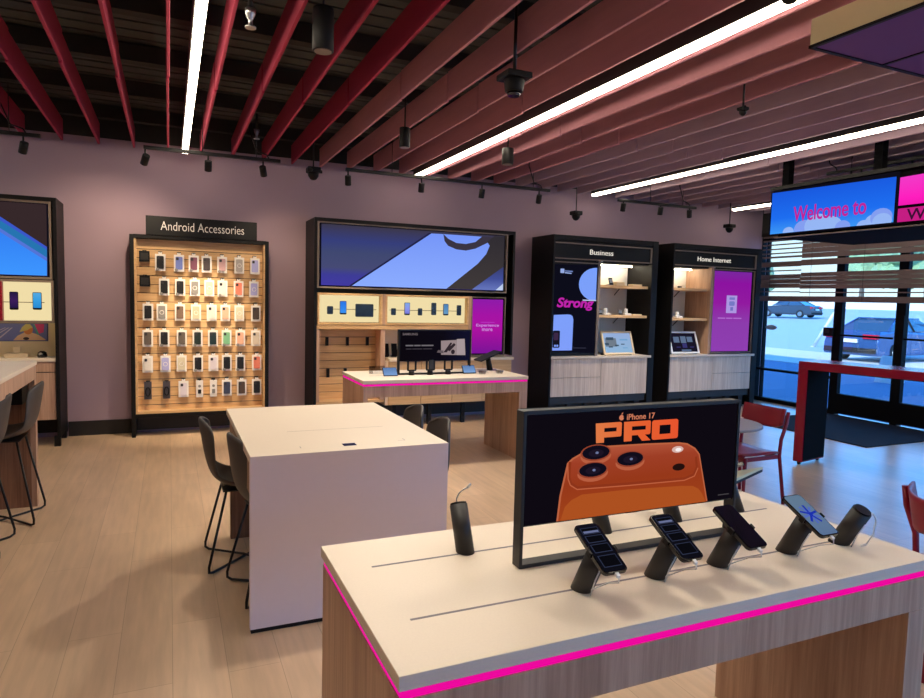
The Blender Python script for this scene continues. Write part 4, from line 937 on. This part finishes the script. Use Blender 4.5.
# lit promotional sign on the foreground table
SY = 1.66
t = thing('promo_sign', 'black framed promo sign with the orange phone picture on the foreground table', 'sign', (1.375, SY, .9))
x0, x1 = .946, 1.806
mb = MB(); mb.box(x0, SY, .9008, x0 + .011, SY + .044, 1.376, M['standgrey']); mb.box(x1 - .011, SY, .9008, x1, SY + .044, 1.376, M['standgrey'])
mb.box(x0 + .011, SY, .9008, x1 - .011, SY + .044, .912, M['standgrey']); mb.box(x0 + .011, SY, 1.365, x1 - .011, SY + .044, 1.376, M['standgrey']); mb.build('frame', t, bevel=.0015)
MB().box(x0 + .0115, SY + .006, 1.026, x1 - .0115, SY + .038, 1.3645, M['phoneblack']).build('panel', t)
mb = MB(); y = SY + .004
flat(mb, [(x0 + .013, 1.03), (x1 - .013, 1.03), (x1 - .013, 1.363), (x0 + .013, 1.363)], y, emit('promo_black', (14, 10, 18)))
ORG = emit_grad('promo_orange_body', [(0, (160, 66, 26)), (.5, (150, 56, 26)), (.8, (158, 62, 38)), (1, (178, 84, 58))], 'Z', .13, .35)
flat(mb, [(1.073, 1.031), (1.678, 1.031), (1.632, 1.199), (1.611, 1.221), (1.576, 1.239), (1.539, 1.245), (1.402, 1.25), (1.253, 1.253), (1.2, 1.254), (1.159, 1.245), (1.15, 1.235), (1.122, 1.223), (1.104, 1.209), (1.081, 1.109)], y - .001, emit('promo_orange_rim', (186, 98, 64)), .001)
flat(mb, [(1.079, 1.031), (1.672, 1.031), (1.627, 1.197), (1.607, 1.217), (1.574, 1.234), (1.539, 1.240), (1.402, 1.245), (1.253, 1.248), (1.2, 1.249), (1.163, 1.241), (1.153, 1.231), (1.126, 1.219), (1.109, 1.206), (1.087, 1.109)], y - .0016, ORG, .001)
flat(mb, [(1.086, 1.031), (1.668, 1.031), (1.649, 1.063), (1.632, 1.08), (1.608, 1.091), (1.556, 1.096), (1.341, 1.105), (1.162, 1.106), (1.125, 1.093), (1.101, 1.074)], y - .0022, emit('promo_lower_panel', (172, 80, 32)), .001)
def ribbon(pts, wd, yy, m):
    for (a, b) in zip(pts[:-1], pts[1:]):
        d = Vector((b[0]-a[0], b[1]-a[1])).normalized(); n_ = Vector((-d.y, d.x)) * wd / 2
        flat(mb, [(a[0]+n_.x, a[1]+n_.y), (a[0]-n_.x, a[1]-n_.y), (b[0]-n_.x, b[1]-n_.y), (b[0]+n_.x, b[1]+n_.y)], yy, m, .0008)
ribbon([(1.113, 1.213), (1.112, 1.165), (1.119, 1.145), (1.142, 1.130), (1.34, 1.124), (1.569, 1.12), (1.608, 1.130), (1.621, 1.155), (1.615, 1.191)], .009, y - .0028, emit('promo_ridge_shadow', (140, 52, 26)))
ribbon([(1.105, 1.205), (1.108, 1.160), (1.117, 1.140), (1.142, 1.1245), (1.34, 1.1185), (1.569, 1.1145), (1.612, 1.125), (1.626, 1.152)], .0035, y - .0034, emit('promo_ridge_light', (190, 96, 62)))
for cx, cz in ((1.206, 1.236), (1.197, 1.182), (1.339, 1.206)):
    flat(mb, ell(cx + .001, cz - .012, .057, .026), y - .004, emit('promo_barrel_%d' % (cz*1000), (184, 94, 64)), .001)
    flat(mb, ell(cx, cz - .001, .057, .026), y - .0046, emit('promo_ring_%d' % (cz*1000), (150, 66, 44)), .001)
    flat(mb, ell(cx, cz, .051, .022), y - .0052, emit('promo_lens_%d' % (cz*1000), (16, 12, 26)), .001)
    flat(mb, ell(cx, cz - .002, .028, .012), y - .0058, emit('promo_iris_%d' % (cz*1000), (28, 20, 36)), .001)
    flat(mb, ell(cx + .003, cz - .001, .006, .004, 10), y - .0064, emit('promo_glint_%d' % (cz*1000), (110, 120, 160)), .001)
flat(mb, ell(1.533, 1.222, .024, .011), y - .004, emit('promo_flash', (216, 178, 170)), .001); flat(mb, ell(1.535, 1.221, .012, .006), y - .0046, emit('promo_flash_core', (250, 240, 240)), .001)
flat(mb, ell(1.541, 1.162, .026, .012), y - .004, emit('promo_sensor', (34, 16, 14)), .001)
PO = emit_grad('promo_pro_orange', [(0, (222, 122, 70)), (.5, (228, 96, 48)), (1, (232, 84, 46))], 'X', -.175, .155)
def seg_(pts): flat(mb, pts, y - .001, PO, .001)
# P
seg_([(1.208, 1.264), (1.237, 1.264), (1.236, 1.326), (1.204, 1.326)]); seg_(rrect(1.230, 1.310, 1.303, 1.326, .006)); seg_([(1.284, 1.288), (1.303, 1.29), (1.303, 1.322), (1.284, 1.32)]); seg_(rrect(1.230, 1.280, 1.303, 1.297, .006))
# R
seg_([(1.314, 1.262), (1.344, 1.262), (1.343, 1.325), (1.312, 1.325)]); seg_(rrect(1.336, 1.309, 1.418, 1.325, .006)); seg_([(1.399, 1.287), (1.418, 1.289), (1.418, 1.32), (1.399, 1.319)]); seg_(rrect(1.336, 1.280, 1.418, 1.296, .006)); seg_([(1.366, 1.282), (1.394, 1.282), (1.420, 1.26), (1.386, 1.26)])
# O
seg_(rrect(1.424, 1.307, 1.532, 1.324, .008)); seg_(rrect(1.425, 1.260, 1.533, 1.277, .008)); seg_([(1.425, 1.268), (1.455, 1.268), (1.455, 1.316), (1.424, 1.316)]); seg_([(1.502, 1.268), (1.533, 1.268), (1.532, 1.316), (1.501, 1.316)])
TXO = emit('promo_small_orange', (206, 122, 92))
letters(mb, 'iPhone 17', TXO, 1.321, 1.432, 1.331, 1.350, y - .002, 'front', bold=.006, depth=.001)
flat(mb, ell(1.301, 1.3395, .009, .0085, 14), y - .001, TXO, .001); flat(mb, [(1.300, 1.349), (1.3015, 1.353), (1.306, 1.356), (1.305, 1.351)], y - .001, TXO, .001); flat(mb, ell(1.3105, 1.341, .0035, .004, 10), y - .0022, emit('promo_black_bite', (14, 10, 18)), .001)
flat(mb, [(1.725, 1.046), (1.775, 1.046), (1.775, 1.049), (1.725, 1.049)], y - .001, emit('promo_small_print', (70, 66, 70)), .001)
lab(mb.build('picture', t), 'black picture of an orange phone back with three lenses')

# phone stands: a leaning post that holds a phone; built facing -Y at the origin
LE = math.radians(28); AX = Vector((0, -math.sin(LE), math.cos(LE))); WV = Vector((0, math.cos(LE), math.sin(LE))); UX = Vector((1, 0, 0))
def make_stand(name='phone_stand', r=.029, L=.148, cap=True):
    t = thing(name, '', 'stand', (0, 0, 0))
    seg = 24; top = AX * L; bot = []; tp = []
    for i in range(seg):
        a = 2*PI*i/seg; d = UX*math.cos(a)*r + WV*math.sin(a)*r*1.05
        bot.append(d - AX * (d.z / AX.z)); tp.append(top + d)
    mb = MB(); mb.add(bot + tp, [(i, (i+1) % seg, seg+(i+1) % seg, seg+i) for i in range(seg)], M['standgrey'], True)
    mb.add(bot + tp, [tuple(range(seg))[::-1], tuple(range(seg, 2*seg))], M['standgrey']); mb.build('post', t)
    mb = MB(); mb.cyl(top + AX*.0005, top + AX*.006, r*.92, None, M['black'], 20); mb.build('post_cap', t)
    mb = MB()
    p0 = AX*.03 + UX*.0 - WV*(r + .002)
    mb.tube([p0 + Vector((0, 0, -.016)), p0 + AX*.04, p0 + AX*.085], .0022, M['white'], 6); mb.build('cable', t)
    return t
def make_phone(scr, L=.166, W=.078, art=True):
    t = thing('demo_phone', '', 'phone', (0, 0, 0))
    c = AX * .154 + AX * .0075
    mb = MB(); n_ = 5; pts = rrect(-W/2, -L/2, W/2, L/2, .013); k = len(pts)
    vs = [c + UX*u + WV*v - AX*.006 for u, v in pts] + [c + UX*u + WV*v + AX*.006 for u, v in pts]
    mb.add(vs, [tuple(range(k))[::-1], tuple(range(k, 2*k))] + [(i, (i+1) % k, k+(i+1) % k, k+i) for i in range(k)], M['phoneblack']); mb.build('body', t, bevel=.0015)
    mb = MB(); pts = rrect(-W/2 + .004, -L/2 + .004, W/2 - .004, L/2 - .004, .010); k = len(pts)
    vs = [c + UX*u + WV*v + AX*.0061 for u, v in pts] + [c + UX*u + WV*v + AX*.0068 for u, v in pts]
    mb.add(vs, [tuple(range(k))[::-1], tuple(range(k, 2*k))] + [(i, (i+1) % k, k+(i+1) % k, k+i) for i in range(k)], scr)
    def plate(u0, v0, u1, v1, m, h):
        mb.obox(c + UX*(u0+u1)/2 + WV*(v0+v1)/2 + AX*h, UX, WV, AX, (u1-u0)/2, (v1-v0)/2, .0002, m)
    if art == 'tiles':
        ed = emit('phone_tile_edge', (48, 54, 78)) if 'phone_tile_edge' not in bpy.data.materials else bpy.data.materials['phone_tile_edge']
        fl = emit('phone_tile_fill', (10, 10, 16)) if 'phone_tile_fill' not in bpy.data.materials else bpy.data.materials['phone_tile_fill']
        hi = emit('phone_tile_pale', (104, 112, 150)) if 'phone_tile_pale' not in bpy.data.materials else bpy.data.materials['phone_tile_pale']
        for v0, v1 in ((.046, .068), (.016, .040), (-.018, .010), (-.066, -.028)):
            plate(-.028, v0, .028, v1, ed, .0071); plate(-.026, v0 + .002, .026, v1 - .002, fl, .0074)
        plate(-.024, .049, .024, .056, hi, .0077)
    elif art == 'flower':
        b1 = emit('flower_blue', (28, 48, 170)); b2 = emit('flower_mid', (80, 104, 190))
        for i in range(10):
            a = i * 2*PI/10 + .2; q = c + AX*.0073 + UX*math.cos(a)*.016 + WV*math.sin(a)*.02
            mb.obox(q, UX*math.cos(a) + WV*math.sin(a), UX*-math.sin(a) + WV*math.cos(a), AX, .018, .004, .0002, b2 if i % 2 else b1)
        plate(-.007, -.007, .007, .007, b1, .0076)
    mb.build('screen', t)
    for s in (-1, 1): MB().obox(c + UX*s*(W/2 + .002) - WV*.01, UX, WV, AX, .003, .008, .009, M['black']).build('grip_arm', t)
    b = c - WV*(L/2)
    MB().tube([b + UX*.0 - WV*.001, b - WV*.012, b - WV*.02 - AX*.012, b + WV*.01 - AX*.05, Vector((.004, -.03, .006)), Vector((.002, -.026, .003))], .0022, M['white'], 6).obox(b - WV*.006, UX, WV, AX, .005, .006, .004, M['white']).build('charging_cable', t)
    return t
DARK = emit_grad('phone_dark_screen', [(0, (12, 12, 18)), (1, (16, 16, 26))], 'Z', 0, .2)
GLOSS = pm('phone_off_screen', (14, 14, 17), .08, spec=.8)
PALEB = emit_grad('phone_wallpaper', [(0, (70, 84, 130)), (.5, (92, 116, 150)), (1, (98, 122, 142))], 'Z', .05, .2)
stand0 = make_stand(); TZT = .9012
spots = [(1.047, 1.482, 0, 'first on the front slot of the foreground table'), (1.302, 1.478, 0, 'second on the front slot of the foreground table'), (1.545, 1.478, 0, 'third on the front slot of the foreground table'), (1.845, 1.478, 0, 'fourth on the front slot of the foreground table'),
         (2.088, 1.470, .12, 'empty, rightmost on the foreground table'), (.852, 1.842, PI - .05, 'empty, alone left of the orange promo sign'), (1.385, 1.845, PI, 'behind the promo sign, left of its middle'), (1.71, 1.855, PI, 'behind the promo sign, right of its middle'), (2.03, 1.862, PI, 'behind the right edge of the promo sign')]
for i, (x, y, rz, wh) in enumerate(spots):
    o = stand0 if i == 0 else copy_tree(stand0)
    o.location = (x, y, TZT); o.rotation_euler = (0, 0, rz); o['label'] = 'dark leaning phone stand, ' + wh; o['group'] = 'phone stands on the foreground table'
ph_t = make_phone(DARK, art='tiles'); ph_g = make_phone(GLOSS, art=None); ph_f = make_phone(PALEB, .172, .082, art='flower')
def put(o, i, lb):
    x, y, rz, _ = spots[i]; o.location = (x, y, TZT); o.rotation_euler = (0, 0, rz); o['label'] = lb; o['group'] = 'demo phones on the foreground table'
put(ph_t, 0, 'dark demo phone with boxed tiles on screen, leftmost on the foreground table')
put(copy_tree(ph_t), 1, 'dark demo phone with boxed tiles on screen, second from the left on the foreground table')
put(ph_g, 2, 'black demo phone with a glossy dark screen beside the right edge of the promo sign')
put(ph_f, 3, 'demo phone with a blue flower wallpaper on the foreground table')
put(copy_tree(ph_g), 6, 'dark demo phone behind the promo sign, its top edge beneath the orange picture, left')
put(copy_tree(ph_g), 7, 'dark demo phone behind the promo sign, seen beneath the orange picture, right')
put(copy_tree(ph_g), 8, 'dark demo phone behind the right edge of the promo sign')
def loose_cable(label, pts, tip):
    t = thing('loose_cable', label, 'cable', pts[0])
    MB().tube(pts, .0024, M['white'], 8).build('cord', t)
    a, b = Vector(pts[-1]), Vector(tip); MB().cyl(a, b, .005, .004, M['white'], 10).build('plug', t, bevel=.001); return t
loose_cable('loose white charging cable curling above the phone stand left of the promo sign', [(.852, 1.918, 1.034), (.853, 1.922, 1.05), (.857, 1.912, 1.07), (.866, 1.897, 1.086), (.874, 1.887, 1.094)], (.882, 1.879, 1.108))
loose_cable('loose white charging cable drooping beside the rightmost phone stand', [(2.105, 1.388, 1.02), (2.12, 1.38, 1.028), (2.13, 1.374, 1.005), (2.127, 1.378, .955), (2.112, 1.39, .92)], (2.10, 1.40, .912))

# ---------------------------------------------------------------- items on the middle demo table
SY2 = 6.434
t = thing('promo_sign', 'small black promo sign on the demo table before the wide wall screen', 'sign', (2.57, SY2, .9))
x0, x1 = 2.16, 2.982
mb = MB(); mb.box(x0, SY2, .9012, x0 + .014, SY2 + .05, 1.372, M['black']); mb.box(x1 - .014, SY2, .9012, x1, SY2 + .05, 1.372, M['black']); mb.box(x0 + .014, SY2, .9012, x1 - .014, SY2 + .05, .914, M['black']); mb.box(x0 + .014, SY2, 1.36, x1 - .014, SY2 + .05, 1.372, M['black']); mb.build('frame', t)
MB().box(x0 + .0145, SY2 + .006, 1.04, x1 - .0145, SY2 + .044, 1.3595, M['phoneblack']).build('panel', t)
mb = MB(); y = SY2 + .004
flat(mb, [(x0 + .016, 1.043), (x1 - .016, 1.043), (x1 - .016, 1.358), (x0 + .016, 1.358)], y, emit_grad('small_promo_black', [(0, (12, 8, 14)), (.6, (13, 10, 20)), (1, (18, 18, 44))], 'X', -.41, .41))
letters(mb, 'SAMSUNG', emit('small_promo_text', (116, 104, 108)), 2.20, 2.365, 1.312, 1.336, y - .003, 'front', bold=.015, depth=.001)
GT = emit('small_promo_grey_line', (110, 104, 110)); GT2 = emit('small_promo_dim_line', (66, 60, 68))
for a, b in ((2.235, 2.32), (2.33, 2.40), (2.41, 2.545)): flat(mb, [(a, 1.198), (b, 1.198), (b, 1.212), (a, 1.212)], y - .002, GT)
for a, b in ((2.24, 2.30), (2.31, 2.42), (2.43, 2.53)): flat(mb, [(a, 1.165), (b, 1.165), (b, 1.173), (a, 1.173)], y - .002, GT2)
flat(mb, [(2.635, 1.105), (2.81, 1.10), (2.81, 1.262), (2.63, 1.255)], y - .002, emit('small_promo_left_page', (150, 132, 134)))
flat(mb, [(2.812, 1.10), (2.918, 1.098), (2.905, 1.275), (2.812, 1.272)], y - .002, emit('small_promo_right_page', (166, 150, 152)))
dk_ = emit('small_promo_dark', (48, 38, 44))
flat(mb, [(2.66, 1.13), (2.70, 1.13), (2.76, 1.23), (2.74, 1.235)], y - .004, dk_); flat(mb, [(2.70, 1.16), (2.73, 1.14), (2.80, 1.21), (2.78, 1.23)], y - .004, dk_); flat(mb, ell(2.77, 1.135, .022, .025), y - .004, dk_)
flat(mb, [(2.585, 1.13), (2.66, 1.12), (2.66, 1.15), (2.60, 1.155)], y - .003, emit('small_promo_grey', (96, 84, 88)))
lab(mb.build('picture', t), 'black picture with pale folded pages')
def clamp_stand(label, x, y):
    t = thing('phone_stand', label, 'stand', (x, y, .901), 'phone stands on the middle demo table')
    MB().cyl((x, y, .901), (x, y, .945), .032, .028, M['black'], 16).build('base', t)
    mb = MB(); mb.box(x - .045, y - .02, .945, x + .045, y + .01, .958, M['black'])
    for s in (-1, 1): mb.box(x + s*.042 - .008, y - .02, .955, x + s*.042 + .008, y + .005, 1.05, M['black'])
    mb.build('clamp', t, bevel=.003)
    return t
for x, lb in ((2.29, 'left'), (2.497, 'middle'), (2.70, 'right')):
    clamp_stand('black forked phone stand, %s of the three before the small promo sign' % lb, x, 6.395)
t = thing('demo_phone', 'dark phone in the middle forked stand before the small promo sign', 'phone', (2.497, 6.37, .958))
MB().box(2.468, 6.362, .959, 2.526, 6.374, 1.065, M['phoneblack']).build('body', t, bevel=.003); MB().box(2.472, 6.3605, .965, 2.522, 6.3615, 1.06, M['standgrey']).build('screen', t)
BS = emit_grad('small_blue_screen', [(0, (128, 166, 216)), (1, (92, 124, 176))], 'Z', 0, .08)
for x, y, lb in ((2.045, 6.36, 'left of the forked stands'), (2.955, 6.42, 'right of the forked stands')):
    t = thing('small_tablet', 'little blue-screened device on the middle demo table, ' + lb, 'gadget', (x, y, .901), 'little blue-screened devices')
    MB().obox((x, y, .944), (1, 0, 0), (0, .8, -.6), (0, .6, .8), .075, .007, .05, M['phoneblack']).build('body', t, bevel=.004)
    MB().obox((x, y - .0062, .948), (1, 0, 0), (0, .8, -.6), (0, .6, .8), .07, .001, .044, BS).build('screen', t)
    MB().box(x - .05, y, .901, x + .05, y + .06, .93, M['black']).build('stand', t)
for x, y, lb in ((3.075, 6.33, 'left'), (3.29, 6.34, 'right')):
    t = thing('watch_puck', 'little pale dish, %s one at the right end of the middle demo table' % lb, 'gadget', (x, y, .901), 'little pale dishes')
    MB().revolve([(.035, 0), (.045, .03), (.042, .034), (.03, .012)], (x, y, .901), M['acrylic'], 16).build('dish', t); MB().cyl((x, y, .912), (x, y, .935), .018, None, casecol('brown', K['brown']), 12).build('gadget', t)
t = thing('payment_tablet', 'black tilted tablet on a post at the far right of the middle demo table', 'tablet', (3.30, 6.68, .901))
MB().cyl((3.34, 6.68, .901), (3.31, 6.68, 1.05), .035, .028, M['black'], 14).build('post', t)
MB().obox((3.30, 6.66, 1.065), (.88, 0, .36), (0, 1, 0), (-.36, 0, .88), .14, .10, .008, M['black']).build('tablet', t, bevel=.005)
t = thing('acrylic_holder', 'small clear acrylic block at the left rear of the middle demo table', 'leaflet holder', (1.98, 6.6, .901))
MB().box(1.90, 6.58, .901, 2.06, 6.62, .98, M['acrylic']).build('block', t); MB().box(1.93, 6.57, .901, 2.03, 6.60, .93, M['white']).build('insert', t)

# ---------------------------------------------------------------- white counter and its chairs
t = thing('waterfall_counter', 'white waterfall counter in the middle of the shop', 'counter', (.89, 4.04, 0))
MB().box(.355, 3.3082, .863, 1.41, 4.77, .903, M['quartz']).build('worktop', t, bevel=.002)
MB().box(.355, 3.306, .022, 1.41, 3.346, .8625, M['quartzside']).box(.355, 3.306, .8625, 1.41, 3.308, .9022, M['quartzside']).build('front_panel', t, bevel=.0015)
MB().box(.36, 3.312, 0, 1.405, 3.342, .022, M['black']).build('plinth', t)
MB().box(.375, 4.69, .0, 1.39, 4.76, .8625, M['oak_dark']).build('end_panel', t, bevel=.002)
MB().box(.372, 3.347, .66, .40, 4.689, .8625, M['oak_dark']).build('side_apron', t); MB().box(1.365, 3.347, .66, 1.393, 4.689, .8625, M['oak_dark']).build('side_apron', t)
MB().box(.845, 3.40, .9025, .915, 3.455, .9045, M['phoneblack']).build('cable_grommet', t)
mb = MB()
for a in ((.62, 3.42, .624, 3.455), (1.16, 3.44, 1.2, 3.443), (1.2, 3.44, 1.204, 3.49), (.62, 3.86, 1.2, 3.862)): mb.box(a[0], a[1], .9026, a[2], a[3], .9034, M['trimgrey'])
mb.build('flap_joint', t)

def make_shell_chair(zs, back, label):
    """Grey shell chair on two crossed black wire loops, facing +X, feet on z = 0."""
    t = thing('shell_chair', label, 'chair', (0, 0, 0))
    prof = [(-.265, back, .115), (-.262, back - .03, .165), (-.252, back*.78, .188), (-.236, back*.55, .208), (-.218, back*.34, .218), (-.192, back*.17, .222), (-.145, .035, .224), (-.08, .004, .226), (0, 0, .226), (.08, .004, .224), (.15, .006, .215), (.195, -.002, .195), (.215, -.02, .16)]
    rows = []
    for i, (x, z, hw) in enumerate(prof):
        row = []; back_ = max(0, min(1, (6 - i) / 4)); seat_ = 1 - back_
        for j in range(9):
            s = (j - 4) / 4; q = s*s
            row.append((x + back_*q*.06, s*hw, zs + z + seat_*q*.045 - (q*q*.05 if i == 0 else q*q*.012 if i == 1 else 0)))
        rows.append(row)
    o = MB().grid(rows, M['stool']).build('shell', t, recalc=True)
    so = o.modifiers.new('thickness', 'SOLIDIFY'); so.thickness = .022; so.offset = 0
    su = o.modifiers.new('smooth', 'SUBSURF'); su.levels = 1; su.render_levels = 2
    zc = zs - .012
    for s in (-1, 1):
        a, f1, f2, b = Vector((-.12, .15*s, zc)), Vector((-.235, .235*s, .008)), Vector((.225, -.235*s, .008)), Vector((.13, -.15*s, zc))
        def bend(p, q, r):
            u = q + (p - q).normalized()*.045; v = q + (r - q).normalized()*.045
            return [u, q*.5 + (u + v)*.25, v]
        mid = [f1.lerp(f2, .5) + Vector((0, 0, .0 if s < 0 else .016))]
        MB().tube([a] + bend(a, f1, f2) + mid + bend(f1, f2, b) + [b], .008, M['rod'], 8).build('leg_loop', t)
    MB().box(-.14, -.16, zc - .002, .15, .16, zc + .004, M['rod']).build('mount_plate', t)
    return t
ch = make_shell_chair(.50, .43, '')
def place(o, x, y, rz, lb, gp):
    o.location = (x, y, 0); o.rotation_euler = (0, 0, rz); o['label'] = lb; o['group'] = gp; return o
G1 = 'grey shell chairs at the white counter'
place(ch, .43, 4.335, 0, 'grey shell chair at the left side of the white counter, the far one', G1)
place(copy_tree(ch), .555, 3.82, .14, 'grey shell chair at the left side of the white counter, the near one half under', G1)
place(copy_tree(ch), 1.40, 4.42, PI, 'grey shell chair behind the right side of the white counter, the far one', G1)
place(copy_tree(ch), 1.385, 3.90, PI, 'grey shell chair behind the right side of the white counter, the near one', G1)
bs_ = make_shell_chair(.62, .40, '')
G2 = 'grey bar stools at the left bar table'
for o in (bs_,): o.name = 'bar_stool'; o['category'] = 'stool'
place(bs_, -1.125, 5.65, PI, 'grey bar stool at the left bar table, the farther one', G2)
place(copy_tree(bs_), -1.21, 5.02, PI, 'grey bar stool cut by the left edge of the picture', G2)

t = thing('bar_table', 'high bar table with a white top at the left edge', 'table', (-1.35, 4.6, 0))
MB().box(-1.80, 3.1, 1.107, -.952, 6.02, 1.137, M['quartz']).build('tabletop', t, bevel=.002)
MB().box(-.99, 3.1, 1.0, -.957, 6.01, 1.106, M['oak_v']).build('apron', t); MB().box(-1.79, 3.1, 1.0, -1.757, 6.01, 1.106, M['oak_v']).build('apron', t)
MB().box(-1.756, 5.93, 0, -.991, 6.01, 1.106, M['oak_dark']).box(-.9905, 5.93, 0, -.957, 6.01, .999, M['oak_v']).build('end_panel', t); MB().box(-1.756, 3.1, 0, -.991, 3.18, 1.106, M['oak_dark']).build('end_panel', t)
MB().box(-1.08, 5.7, .84, -1.0, 5.92, 1.0, M['black']).build('power_box', t, bevel=.005)
t = thing('white_box', 'white box on the bar table at the left edge, with a pink side', 'box', (-1.25, 4.9, 1.137))
MB().box(-1.36, 4.84, 1.1372, -1.12, 5.0, 1.19, M['white']).build('body', t, bevel=.004); MB().box(-1.36, 4.836, 1.14, -1.14, 4.84, 1.187, M['rose']).build('pink_label', t)

# ---------------------------------------------------------------- red furniture by the window
ang = math.radians(-11); Lx, Ly = -math.sin(ang), -math.cos(ang)
t = thing('drinks_table', 'tall red bar table with black inner legs by the entrance', 'table', (0, 0, 0))
W_, Ln, Hh = .47, 2.5, 1.126
MB().box(0, 0, Hh - .085, W_, -Ln, Hh, M['redtop']).build('top', t, bevel=.004)
for y0, y1, fy in ((0, -.10, -.10), (-Ln, -Ln + .10, -Ln + .10)):
    lg = MB().box(0, y0, .035, W_, y1, Hh - .0855, M['redtop']).build('leg_panel', t, bevel=.003)
    s = -1 if fy > -1 else 1
    MB().box(.012, fy, .05, W_ - .012, fy + s*.006, Hh - .09, M['lining']).build('black_lining', lg)
MB().box(.012, -.11, Hh - .092, W_ - .012, -Ln + .11, Hh - .0856, M['lining']).build('underside_lining', t)
for x in (.04, W_ - .04):
    for y in (-.05, -Ln + .05):
        MB().cyl((x - .012, y, .0175), (x + .012, y, .0175), .0175, None, M['rod'], 12).build('caster', t)
t.location = (6.19, 4.95, 0); t.rotation_euler = (0, 0, -ang)

def make_red_chair():
    t = thing('red_chair', '', 'chair', (0, 0, 0))
    mb = MB(); rows = []
    for i, x in enumerate((-.21, -.12, 0, .12, .2, .225)):
        rows.append([(x, y*(1 - .05*(i > 3)), .445 + .012*(abs(y)/.21)**2 - (.012 if i == 5 else 0)) for y in (-.215, -.13, -.04, .04, .13, .215)])
    o = mb.grid(rows, M['red']).build('seat', t); so = o.modifiers.new('thickness', 'SOLIDIFY'); so.thickness = .014; so.offset = -1
    mb = MB()
    for s in (-1, 1): mb.box(-.19, s*.2 - .009, .395, .2, s*.2 + .009, .43, M['red'])
    mb.box(-.2, -.2, .395, -.18, .2, .43, M['red']); mb.box(.19, -.2, .395, .21, .2, .43, M['red']); mb.build('seat_rail', t, bevel=.002)
    for s in (-1, 1):
        MB().tube([(-.255, s*.235, .0), (-.205, s*.208, .42), (-.215, s*.208, .56), (-.262, s*.215, .70), (-.275, s*.217, .80)], .0155, M['red'], 10).build('leg', t)
        MB().cyl((.225, s*.225, 0), (.195, s*.2, .43), .0115, .018, M['red'], 12).build('leg', t)
    rows = []
    for k in range(7):
        v = k / 6; row = []
        for j in range(9):
            s = (j - 4) / 4; z = .64 + .05*s*s + v*(.175 - .05*s*s); x = -.30 + .055*s*s - .03*v
            row.append((x + .035, s*.218, z + .012*s*s*v))
        rows.append(row)
    o = MB().grid(rows, M['red']).build('backrest', t); so = o.modifiers.new('thickness', 'SOLIDIFY'); so.thickness = .014; so.offset = 0
    return t
rc = make_red_chair()
place(rc, 4.585, 4.17, PI + .02, 'red chair with a curved back beside the small round table', 'red chairs by the window')
place(copy_tree(rc), 3.49, 1.745, -.8, 'red chair cut by the right edge of the picture', 'red chairs by the window')
t = thing('round_table', 'small round pale-topped table mostly hidden behind the promo sign', 'table', (4.12, 4.06, 0))
MB().revolve([(.36, 0), (.375, .008), (.375, .02), (.37, .024)], (4.12, 4.06, .716), M['greytop'], 40).build('tabletop', t)
MB().cyl((4.12, 4.06, .03), (4.12, 4.06, .716), .035, None, M['black'], 20).build('column', t)
MB().revolve([(.24, 0), (.24, .012), (.04, .035)], (4.12, 4.06, 0), M['black'], 32).build('base', t)
t = thing('low_table', 'low pointed beige side table whose tip shows right of the promo sign', 'table', (3.97, 3.57, 0))
q = [(4.351, 3.746), (3.81, 3.695), (3.50, 3.67), (3.42, 3.37)]
MB().prism(q, 'z', .395, .418, M['beige']).build('tabletop', t, bevel=.004); MB().prism([(3.97 + (x-3.97)*.99, 3.57 + (y-3.57)*.99) for x, y in q], 'z', .375, .3945, M['black']).build('edge_band', t)
for x, y in ((3.90, 3.62), (3.53, 3.63), (3.50, 3.45)): MB().cyl((x, y, 0), (x, y, .375), .014, None, M['black'], 10).build('leg', t)
o = MB().box(7.82, 5.23, .001, 9.70, 7.2, .012, M['mat']).build('entrance_mat', None, off=(8.76, 6.2, 0)); tag(o, 'charcoal entrance mat in front of the glass doors', 'mat')

# ---------------------------------------------------------------- blinds and door hardware
t = thing('window_blind', 'brown-grey slatted blind over the top of the storefront glass', 'blind', (9.66, 6.9, 1.8))
def slats(y0, y1, gaps, zlo=1.80, zhi=2.93, n0=0):
    z = zlo; k = n0
    for g0, g1 in gaps + [(zhi, zhi)]:
        h = g0 - z; n = max(1, round(h / .075))
        for i in range(n):
            a = z + h*i/n; b = z + h*(i+1)/n; dx = .010*(k % 2); k += 1
            MB().box(9.655 + dx, y0, a, 9.667 + dx, y1, b - .003, M['slat']).build('slat', t)
        z = g1
slats(7.8, 8.6, [(1.893, 1.955), (1.975, 2.03), (2.264, 2.317), (2.340, 2.393), (2.485, 2.545), (2.58, 2.615), (2.64, 2.69), (2.715, 2.765), (2.79, 2.835), (2.863, 2.90)])
slats(5.15, 7.797, [(1.893, 1.945), (1.965, 2.015), (2.285, 2.40), (2.50, 2.525)])
MB().box(9.64, 5.15, 2.93, 9.69, 8.6, 2.99, M['black']).build('headrail', t); 
for y in (8.4, 7.6, 6.7, 5.8): MB().cyl((9.650, y, 1.80), (9.650, y, 2.94), .0025, None, M['rod'], 6).build('ladder_cord', t)
t = thing('card_reader', 'black card reader box on the door post beside the corner window', 'card reader', (9.74, 7.28, 1.25))
MB().box(9.715, 7.19, 1.25, 9.765, 7.36, 1.39, M['black']).build('body', t, bevel=.006); MB().box(9.712, 7.25, 1.30, 9.715, 7.33, 1.37, M['standgrey']).build('face', t)
t = thing('window_sticker', 'pale grey oval sticker low on the corner window glass', 'sticker', (9.81, 8.42, 1.35))
MB().prism([(8.45 + .12*math.cos(a), 1.335 + .045*math.sin(a)) for a in [i*PI/10 for i in range(20)]], 'x', 9.811, 9.813, M['alupale']).build('decal', t)
